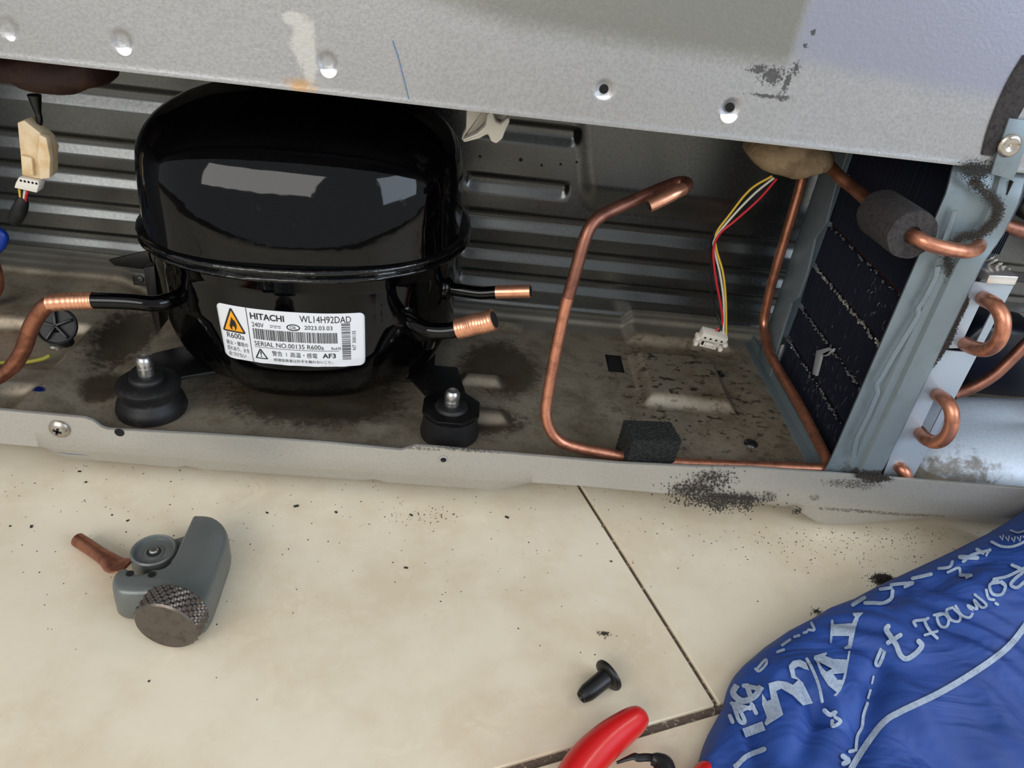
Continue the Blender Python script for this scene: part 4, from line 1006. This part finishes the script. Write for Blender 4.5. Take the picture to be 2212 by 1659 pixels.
# knurled knob
kf = PZ(357, 1355, .0162); ax = Vector((-.12, -1, -.02)).normalized(); m_ = MB(); N = 96; rk = .0160; Lk = .0135
u_ = ax.orthogonal().normalized(); v_ = ax.cross(u_); vs_ = []; lay = 14
for i in range(lay + 1):
    h_ = -Lk + Lk * i / lay
    for j in range(N):
        t = 2 * math.pi * j / N; kn = .00045 * (abs(((j + i * 1.0) % 4) - 2) + abs(((j - i * 1.0) % 4) - 2) - 2) if 0 < i < lay else -.0009
        vs_.append(kf + ax * h_ + (u_ * math.cos(t) + v_ * math.sin(t)) * (rk + kn))
m_.add(vs_, [(i * N + j, i * N + (j + 1) % N, (i + 1) * N + (j + 1) % N, (i + 1) * N + j) for i in range(lay) for j in range(N)] + [tuple(range(N))[::-1], tuple(lay * N + j for j in range(N))])
m_.build('knob', knobm, tc, smooth=20, label='dark knurled steel knob')
m_ = MB(); m_.sweep([kf - ax * Lk, kf - ax * (Lk + .012)], .0035, 16); m_.build('screw_shaft', knobm, tc)
# copper off-cut
P_ = [PZ(168, 1166, .005), PZ(190, 1180, .0052), PZ(212, 1195, .006), PZ(232, 1208, .0075), PZ(248, 1220, .009), PZ(262, 1222, .011), PZ(275, 1222, .012)]
rr = [(.0040, .0040), (.0040, .0040), (.0040, .0040), (.0036, .0046), (.0024, .0058), (.0014, .0064), (.0008, .0050)]
Q_ = spline(P_, 6); RR = spline(rr, 6); m_ = MB(); m_.sweep(Q_, [tuple(max(.0004, c) for c in a) for a in RR], 22); tag(m_.build('copper_offcut', copbr2, smooth=60), 'short copper tube off-cut with a pinched end in the jaws of the cutter', 'copper offcut')

# rubber plug
t_ = thing('rubber_plug', tuple(PZ(1290, 1485, 0)), 'small black rubber plug with a round flange lying on the tile', 'rubber plug')
a_ = PZ(1318, 1456, .0078); b_ = PZ(1255, 1507, .0042); ax = (b_ - a_).normalized(); Lp = (b_ - a_).length
m_ = MB(); m_.lathe([(0, -.0008), (.0060, -.0008), (.0084, .0002), (.0086, .0014), (.0080, .0024), (.0050, .0030)], a_, ax, 40, wob=lambda t, h: 1 - .10 * math.exp(-((t - 4.3) / .25) ** 2)); m_.build('flange', rubber2, t_, smooth=50)
m_ = MB(); m_.lathe([(.0050, .0028), (.0046, .0060), (.0045, Lp * .62), (.0044, Lp * .78), (.0038, Lp * .90), (.0030, Lp), (.0023, Lp), (.0018, Lp - .001), (0, Lp - .001)], a_, ax, 32); m_.build('shank', rubber2, t_, smooth=40)

# pliers: two red grips, black spring between
pl = thing('pliers', tuple(PZ(1380, 1700, 0)), 'pair of pliers with glossy red grips poking up from the lower edge', 'pliers')
def grip(pts, rs, name='grip'):
    P_ = spline([PZ(*p) for p in pts], 8); R_ = spline(rs, 8); m_ = MB(); m_.sweep(P_, [tuple(max(.0003, c) for c in a) for a in R_], 24, flat=(0, 0, 1)); return m_.build(name, redm, pl, smooth=60, label='red grip')
grip([(1391, 1541, .012), (1386, 1546, .012), (1372, 1556, .012), (1345, 1575, .012), (1310, 1602, .012), (1275, 1636, .012), (1245, 1675, .012), (1225, 1720, .012), (1215, 1800, .012)],
     [(.0006, .0006), (.0050, .0045), (.0078, .0062), (.0090, .0072), (.0095, .0080), (.0095, .0085), (.0095, .0085), (.0090, .0080), (.0075, .0065)])
grip([(1536, 1652, .007), (1530, 1662, .007), (1520, 1680, .007), (1505, 1720, .008), (1480, 1780, .009), (1440, 1830, .010)],
     [(.001, .001), (.0050, .0045), (.0060, .0060), (.0062, .0065), (.0065, .0065), (.0060, .006)])
m_ = MB(); Pp = PZ(1330, 1960, .012)
for a_ in (PZ(1215, 1790, .012), PZ(1440, 1820, .012)): m_.sweep([a_, (a_ * .35 + Pp * .65), Pp, Pp + (Pp - a_) * .45], [.006, .008, .010, .003], 14)
m_.build('jaws', bladeblk, pl, smooth=50)
m_ = MB(); m_.lathe([(0, 0), (.008, 0), (.008, .003), (.006, .004), (0, .004)], Pp + Vector((0, 0, .008)), n=24); m_.build('pivot', steel, pl)
m_ = MB()
P_ = spline([PZ(x, y, z) for x, y, z in ((1332, 1648, .006), (1352, 1640, .008), (1370, 1634, .010), (1378, 1637, .010), (1395, 1636, .010), (1412, 1637, .010))], 6)
m_.sweep(P_, [(.0008, .0006 + .0012 * min(1, k / 14)) for k in range(len(P_))], 8)
P_ = spline([PZ(x, y, z) for x, y, z in ((1408, 1640, .010), (1422, 1644, .010), (1434, 1656, .010), (1436, 1690, .010), (1425, 1730, .010))], 6)
m_.sweep(P_, [(.0035, .0022 + .003 * min(1, k / 10)) for k in range(len(P_))], 10); m_.build('spring', bladeblk, pl, smooth=50, label='black spring leaf')

# ------------------------------------------------------------------ blue printed bag
ol = [(1500, 1700, .004), (1512, 1636, .004), (1528, 1590, .004), (1560, 1530, .006), (1575, 1480, .006), (1600, 1445, .008), (1650, 1402, .010), (1700, 1368, .012), (1745, 1345, .014), (1786, 1320, .016), (1835, 1302, .018), (1885, 1275, .020), (1960, 1240, .022), (2040, 1203, .024), (2120, 1163, .026), (2212, 1108, .028), (2300, 1056, .030), (2700, 1420, .02), (2500, 1800, .01), (1900, 2000, .005), (1560, 1900, .004)]
poly_ = [PZ(x, y, z) for x, y, z in ol]
poly_ = [p if p.y < -.006 or a[0] > 2330 else PY(a[0], a[1], -.006) for p, a in zip(poly_, ol)]; PL = np.array([(p.x, p.y) for p in poly_]); PLz = np.array([p.z for p in poly_])
def dist_poly(X, Y):
    """signed distance (inside > 0) and edge height"""
    D = np.full(X.shape, 1e9); H0 = np.zeros(X.shape); WS = np.zeros(X.shape); ins = np.zeros(X.shape, bool)
    for i in range(len(PL)):
        a, b_ = PL[i], PL[(i + 1) % len(PL)]; e = b_ - a; t = np.clip(((X - a[0]) * e[0] + (Y - a[1]) * e[1]) / (e @ e), 0, 1)
        d_ = np.hypot(X - a[0] - t * e[0], Y - a[1] - t * e[1]); h_ = PLz[i] * (1 - t) + PLz[(i + 1) % len(PL)] * t
        w3 = np.hypot(*e) / (d_ + .002) ** 2.5; H0 += h_ * w3; WS += w3; D = np.minimum(D, d_)
        c_ = ((a[1] > Y) != (b_[1] > Y)) & (X < (b_[0] - a[0]) * (Y - a[1]) / (b_[1] - a[1] + 1e-12) + a[0]); ins ^= c_
    return np.where(ins, D, -D), H0 / WS
def seg(X, Y, a, b_, w_):
    a = PZ(*a, .03); b_ = PZ(*b_, .03); e = np.array([b_.x - a.x, b_.y - a.y]); t = np.clip(((X - a.x) * e[0] + (Y - a.y) * e[1]) / (e @ e), 0, 1)
    d_ = np.hypot(X - a.x - t * e[0], Y - a.y - t * e[1]); return np.exp(-(d_ / w_) ** 2) * np.sin(np.clip(t, .02, 1) * math.pi) ** .5
def bag_h(X, Y):
    D, H0 = dist_poly(X, Y); d_ = np.clip(D, 0, .045) / .045
    z = H0 + .020 * np.sqrt(1 - (1 - d_) ** 2)
    k_ = sm(.0, .02, D)
    z += k_ * (-.0055 * seg(X, Y, (1905, 1420), (1850, 1659), .005) - .004 * seg(X, Y, (1730, 1440), (1790, 1560), .004) + .004 * seg(X, Y, (1760, 1430), (1830, 1560), .005)
               - .006 * seg(X, Y, (1640, 1490), (1650, 1640), .0045) + .003 * seg(X, Y, (2130, 1420), (1900, 1600), .012) - .003 * seg(X, Y, (1520, 1620), (1640, 1659), .004)
               - .003 * seg(X, Y, (1950, 1260), (1900, 1330), .006) + .002 * np.sin(X * 90 + Y * 40) * np.sin(Y * 70 - X * 30)
               - .0045 * seg(X, Y, (1600, 1560), (1560, 1659), .0035) - .004 * seg(X, Y, (1790, 1480), (1720, 1659), .005) + .003 * seg(X, Y, (1700, 1420), (1600, 1520), .004)
               - .0035 * seg(X, Y, (1990, 1290), (2120, 1230), .005) + .0012 * np.sin((X + Y) * 230 + 3 * np.sin(Y * 60)) * np.sin(X * 50))
    return z, D
# polar-ish mesh: rings inward from the outline so that the edge is clean
ctr = np.array([PL[:, 0].mean(), PL[:, 1].mean()]); ctr = np.array([.30, -.16])
pr = np.array(ring([(a[0], a[1]) for a in PL], 14)); nb = len(pr); vs_ = []
fr_ = [0, .004, .012, .025, .04, .06, .08] + list(np.linspace(.10, .99, 80))
for k, f2 in enumerate(fr_):
    q_ = pr * (1 - f2) + ctr * f2; z, D = bag_h(q_[:, 0], q_[:, 1]); 
    vs_ += [(x, y, zz_) for x, y, zz_ in zip(q_[:, 0], q_[:, 1], z)]
skirt = []
dx, H0 = dist_poly(pr[:, 0], pr[:, 1])
for f2, zf in ((.0, .6), (.012, .25), (.03, .02)):
    q_ = pr * (1 - f2) + ctr * f2; skirt.append([(x, y, max(.0008, h_ * zf)) for x, y, h_ in zip(q_[:, 0], q_[:, 1], H0)])
allr = [skirt[2], skirt[1], skirt[0]]; vs2 = [v for r in allr for v in r] + vs_; K = 3 + len(fr_)
m_ = MB(); m_.add(vs2, [(i * nb + j, i * nb + (j + 1) % nb, (i + 1) * nb + (j + 1) % nb, (i + 1) * nb + j) for i in range(K - 1) for j in range(nb)] + [tuple((K - 1) * nb + j for j in range(nb))])
bag = thing('raincoat_bag', (.26, -.15, 0), 'crumpled blue nylon raincoat bag with pale lettering at the lower right', 'bag')
m_.build('fabric', bag_m, bag, smooth=70)
# print traced on the cloth: find where a sight line meets the surface
def on_bag(x, y):
    r = _ray(x, y); t = (0.03 - CAM[2]) / r[2]
    for _ in range(6):
        p = CAM + r * t; z, D = bag_h(np.array([p[0]]), np.array([p[1]])); t = (float(z[0]) - CAM[2]) / r[2]
    p = CAM + r * t
    return Vector((p[0], p[1], float(z[0]) + .0011))
pb = MB()
def stroke(pts, wd, closed=False, n=6, wds=None):
    P_ = spline(pts + ([pts[0]] if closed else []), n) if n > 1 else [np.array(p, float) for p in pts]
    # resample so that long strokes follow the cloth
    Q = [P_[0]]
    for a, b_ in zip(P_[:-1], P_[1:]):
        k = max(1, int(np.linalg.norm(b_ - a) / 7))
        for i in range(1, k + 1): Q.append(a + (b_ - a) * i / k)
    vs_ = []
    for i, p in enumerate(Q):
        d_ = Q[min(i + 1, len(Q) - 1)] - Q[max(i - 1, 0)]; d_ = d_ / (np.linalg.norm(d_) + 1e-9); nn = np.array([-d_[1], d_[0]]) * wd / 2
        vs_ += [on_bag(*(p + nn)), on_bag(*p), on_bag(*(p - nn))]
    fs = []
    for i in range(len(Q) - 1): fs += [(3 * i, 3 * i + 1, 3 * i + 4, 3 * i + 3), (3 * i + 1, 3 * i + 2, 3 * i + 5, 3 * i + 4)]
    pb.add(vs_, fs)
    if wd < 12 and not closed:
        for e_ in (Q[0], Q[-1]):
            pb.add([on_bag(e_[0] + math.cos(k * math.pi / 4) * wd / 2, e_[1] + math.sin(k * math.pi / 4) * wd / 2) for k in range(8)], [tuple(range(8))])
def filled(loops):
    from mathutils.geometry import tessellate_polygon
    L3 = []
    for lp in loops:
        d3 = []
        for a, b_ in zip(lp, lp[1:] + lp[:1]):
            k = max(1, int(math.dist(a, b_) / 30))
            d3 += [(a[0] + (b_[0] - a[0]) * i / k, a[1] + (b_[1] - a[1]) * i / k) for i in range(k)]
        L3.append(d3)
    flat = [p for l in L3 for p in l]
    tr = tessellate_polygon([[Vector((p[0], p[1], 0)) for p in l] for l in L3])
    bm = bmesh.new(); bv = [bm.verts.new((p[0], p[1], 0)) for p in flat]
    for t3 in tr:
        if len(set(t3)) == 3:
            try: bm.faces.new([bv[q_] for q_ in t3])
            except ValueError: pass
    for _ in range(3):
        le = [e for e in bm.edges if e.calc_length() > 18]
        if le: bmesh.ops.subdivide_edges(bm, edges=le, cuts=1)
        bmesh.ops.triangulate(bm, faces=bm.faces)
    bm.verts.index_update(); pb.add([on_bag(*Cc(v_.co.x, v_.co.y)) for v_ in bm.verts], [tuple(v_.index for v_ in f_.verts) for f_ in bm.faces]); bm.free()
def Cc(x, y): return (1480 + x / 3.022, 1120 + y / 3.022)
def S_(pts, w_, n=6, closed=False): stroke([Cc(*p) for p in pts], w_ / 3.022, closed, n)
# long sweeping line
S_([(2230, 690), (2100, 850), (1900, 1000), (1650, 1150), (1400, 1270), (1290, 1340), (1180, 1480), (1080, 1640), (1060, 1700)], 42)
# script lettering, seen upside down
S_([(2128, 312), (2200, 350), (2150, 400), (2120, 440), (2160, 460), (2212, 420)], 22); S_([(2212, 330), (2100, 385), (2010, 405)], 20)
S_([(2050, 425), (1985, 440), (2000, 500), (2060, 505), (2085, 450), (2060, 420)], 20); S_([(2085, 450), (2040, 420), (2000, 420)], 16)
S_([(1960, 475), (1975, 530), (2010, 540)], 18); S_([(2022, 562), (2034, 570)], 20, 1)
S_([(1885, 505), (1960, 570), (1930, 590), (1880, 540), (1900, 600), (1840, 575)], 17)
S_([(1840, 580), (1870, 620), (1850, 655), (1800, 640), (1760, 580)], 18)
S_([(1740, 590), (1700, 610), (1730, 670), (1780, 680), (1790, 640), (1750, 600)], 18)
S_([(1690, 630), (1640, 650), (1660, 710), (1700, 715), (1715, 670), (1680, 630), (1620, 640)], 18)
S_([(1580, 660), (1560, 680), (1590, 740), (1640, 790)], 20); S_([(1560, 770), (1640, 745)], 18, 2); S_([(1560, 670), (1490, 680), (1500, 710)], 20)
S_([(1320, 712), (1310, 740), (1370, 830), (1400, 900), (1440, 925), (1500, 890), (1540, 840), (1520, 810)], 34); S_([(1320, 820), (1400, 770)], 30, 2)
S_([(1275, 860), (1240, 950), (1262, 965), (1295, 880), (1278, 855)], 22)
# serif capitals I A M
filled([[(948, 670), (962, 670), (966, 700), (1085, 692), (1105, 650), (1092, 640), (1090, 625), (1160, 622), (1130, 655), (1110, 720), (1095, 790), (1080, 858), (1038, 862), (1034, 850), (1058, 835), (1066, 776), (958, 776), (953, 822), (940, 822)]])
filled([[(838, 905), (918, 882), (922, 892), (908, 905), (960, 925), (1052, 930), (1062, 872), (1074, 874), (1060, 960), (1045, 1040), (1035, 1075), (1012, 1130), (978, 1172), (963, 1162), (985, 1145), (930, 1100), (880, 1020), (852, 945), (835, 925)],
        [(868, 945), (955, 990), (918, 1010), (890, 985)], [(962, 1025), (1034, 1018), (1022, 1062), (990, 1062)]])
filled([[(540, 1085), (600, 1068), (660, 1075), (700, 1095), (735, 1062), (690, 1050), (678, 1000), (672, 970), (700, 938), (745, 930), (785, 950), (805, 1000), (770, 990), (735, 975), (708, 990), (715, 1035), (765, 1080), (830, 1215), (765, 1230), (700, 1165), (625, 1120), (590, 1135), (636, 1290), (525, 1362), (512, 1345), (530, 1310), (498, 1220), (498, 1150), (530, 1200), (556, 1190)]])
S_([(790, 925), (830, 1000), (868, 1100), (890, 1205)], 20)
# accents, C and top row along the far edge
S_([(1350, 480), (1340, 530), (1290, 560), (1220, 560), (1170, 560)], 24); S_([(1270, 470), (1340, 460)], 22, 2); S_([(1165, 525), (1090, 572)], 26, 2)
S_([(1340, 440), (1480, 428)], 22, 2); S_([(1430, 455), (1480, 432)], 20, 2); S_([(1480, 400), (1600, 372)], 24, 2); S_([(1650, 335), (1720, 325), (1740, 290)], 20)
S_([(1790, 260), (1900, 265)], 30, 2); S_([(1810, 290), (1870, 245), (1985, 215)], 20); S_([(1900, 210), (1940, 235)], 22, 2); S_([(1960, 250), (1985, 208)], 14, 2)
S_([(1710, 360), (1780, 330), (1790, 362)], 18); S_([(1790, 378), (1860, 380)], 22, 2); S_([(1830, 396), (1850, 386)], 14, 2)
# small row along the left edge
for a in ([(820, 690), (838, 735), (800, 735)], [(770, 755), (790, 748)], [(710, 780), (740, 772)], [(630, 835), (680, 800)], [(598, 880), (640, 865)], [(455, 990), (480, 1005), (525, 960), (520, 930), (470, 985)]): S_(a, 18)
S_([(335, 1095), (310, 1150), (370, 1200), (450, 1170), (495, 1105)], 40); S_([(400, 1100), (420, 1160)], 34, 2); S_([(380, 1100), (480, 1120)], 30, 2)
S_([(300, 1215), (420, 1250)], 26, 2); S_([(330, 1215), (385, 1330), (350, 1330), (310, 1220)], 26); S_([(430, 1220), (460, 1280)], 26, 2); S_([(350, 1270), (440, 1230)], 22, 2); S_([(288, 1296), (306, 1338)], 26, 2)
S_([(380, 1410), (510, 1362)], 62, 2); S_([(330, 1625), (400, 1560), (510, 1515)], 34); S_([(320, 1620), (345, 1660)], 22, 2)
S_([(905, 1262), (940, 1290), (975, 1275)], 30); S_([(955, 1330), (960, 1365), (1010, 1335), (975, 1305)], 24)
S_([(1185, 1215), (1160, 1290), (1150, 1370), (1120, 1430), (1110, 1520)], 20); S_([(1205, 1130), (1190, 1180)], 16, 2); S_([(1225, 1040), (1215, 1085)], 12, 2)
S_([(1025, 1560), (1060, 1590), (1030, 1610)], 34); S_([(1070, 1530), (1095, 1525)], 24, 2)
# round emblem at the upper corner
S_([(1995, 160), (2060, 190), (2140, 190), (2230, 150)], 18); S_([(2120, 85), (2170, 100), (2230, 80)], 12)
for k in range(5): S_([(2050 + k * 38, 125 + 6 * (2 - abs(k - 2))), (2066 + k * 38, 150 + 6 * (2 - abs(k - 2))), (2072 + k * 38, 118 + 6 * (2 - abs(k - 2)))], 10, 1)
pb.build('printed_lettering', printm, bag, smooth=0, kind='stuff', recalc=False, label='pale blue lettering')

# ------------------------------------------------------------------ dust and crumbs
def crumbs(name, pts, mat, lab_, cat, size=(.0004, .0012)):
    m_ = MB()
    for p in pts:
        s_ = r3.uniform(*size); m_.box(p + Vector((0, 0, s_ * .25)), (s_ * r3.uniform(.8, 2.2), s_, s_ * .5), Matrix.Rotation(r3.uniform(0, 3.1), 3, 'Z'))
    return tag(m_.build(name, mat, smooth=0, recalc=False), lab_, cat, kind='stuff')
pts = []
for k in range(330):
    x, y = r3.uniform(-20, 1500), 1000 + abs(r3.gauss(0, 170)); pts.append(PZ(x, y, 0))
for k in range(420): pts.append(PZ(r3.gauss(1900, 160), 1140 + abs(r3.gauss(0, 50)), 0))
for k in range(90): pts.append(PZ(r3.gauss(920, 50), r3.gauss(1115, 12), 0))
crumbs('floor_crumbs', pts, dustdark, 'fine dark crumbs scattered over the cream tiles', 'dirt', (.00015, .0005))
pts = [PZ(x, y, 0) for x, y in ((726, 1107), (877, 1227), (172, 1019), (186, 1042), (640, 1094), (322, 1472), (242, 1113), (276, 1125), (22, 1137), (68, 1138), (1095, 1118), (1320, 1213), (577, 1108), (888, 1113))]
crumbs('floor_chips', pts, dustdark, 'larger dark chips lying singly on the cream tiles', 'dirt', (.0008, .0014))
def clump(name, c, rx, ry, h_, n, lab_, mat=dust_m):
    m_ = MB()
    for k in range(n):
        a = r3.uniform(0, 6.28); t = abs(r3.gauss(0, .5)); p = Vector((c.x + math.cos(a) * t * rx, c.y + math.sin(a) * t * ry, 0)); z = max(0, h_ * (1 - t * .9)) * r3.random()
        s_ = r3.uniform(.0002, .0005); m_.box(p + Vector((0, 0, z + s_ * .3)), (s_ * 2, s_ * .6, s_ * .6), Matrix.Rotation(r3.uniform(0, 3.1), 3, 'Z') @ Matrix.Rotation(r3.uniform(-1, 1), 3, 'Y'))
    return tag(m_.build(name, mat, smooth=0, recalc=False), lab_, 'dust', kind='stuff')
clump('dust_clump', PZ(1912, 1250, .002), .0085, .0055, .005, 2600, 'dark fluffy dust clump on the tile touching the blue bag edge')
clump('dust_clump', PZ(1303, 1370, 0), .005, .002, .001, 90, 'small brown dust smear on the tile above the rubber plug', dust_m)
clump('dust_clump', PZ(1765, 1322, 0), .0045, .003, .001, 90, 'tiny dark dust tuft on the tile left of the bag lettering')
# fluff on the rail face
m_ = MB()
for cx0, cy0, sx, sy, k0 in ((1560, 1078, 45, 7, 900), (1500, 1055, 30, 9, 300), (1540, 1030, 28, 12, 180), (1555, 1092, 12, 6, 160), (1610, 1090, 8, 9, 120), (1890, 1032, 16, 4, 260), (1722, 1102, 4, 4, 50)):
    for _ in range(k0):
        p = PY(r3.gauss(cx0, sx), r3.gauss(cy0, sy), 0); s_ = r3.uniform(.0002, .0006); m_.box((p.x, -.0006 - s_ * r3.random(), p.z), (s_ * 2, s_, s_), Matrix.Rotation(r3.uniform(0, 3), 3, 'Y'))
tag(m_.build('rail_fluff', dust_m, smooth=0, recalc=False), 'fuzzy grey dust clinging to the rail below the foam block', 'dust', kind='stuff')
# dirt at the lower right corner of the panel
m_ = MB()
for _ in range(1100):
    p = PY(r3.gauss(2105, 17), r3.gauss(366, 9), 0); s_ = r3.uniform(.00012, .00035); m_.box((p.x, -.0016 - s_ * r3.random(), p.z), (s_ * 2, s_, s_), Matrix.Rotation(r3.uniform(0, 3), 3, 'Y'))
tag(m_.build('panel_fluff', dustdark, smooth=0, recalc=False), 'dark fluff under the screw tab at the right end of the panel', 'dust', kind='stuff')
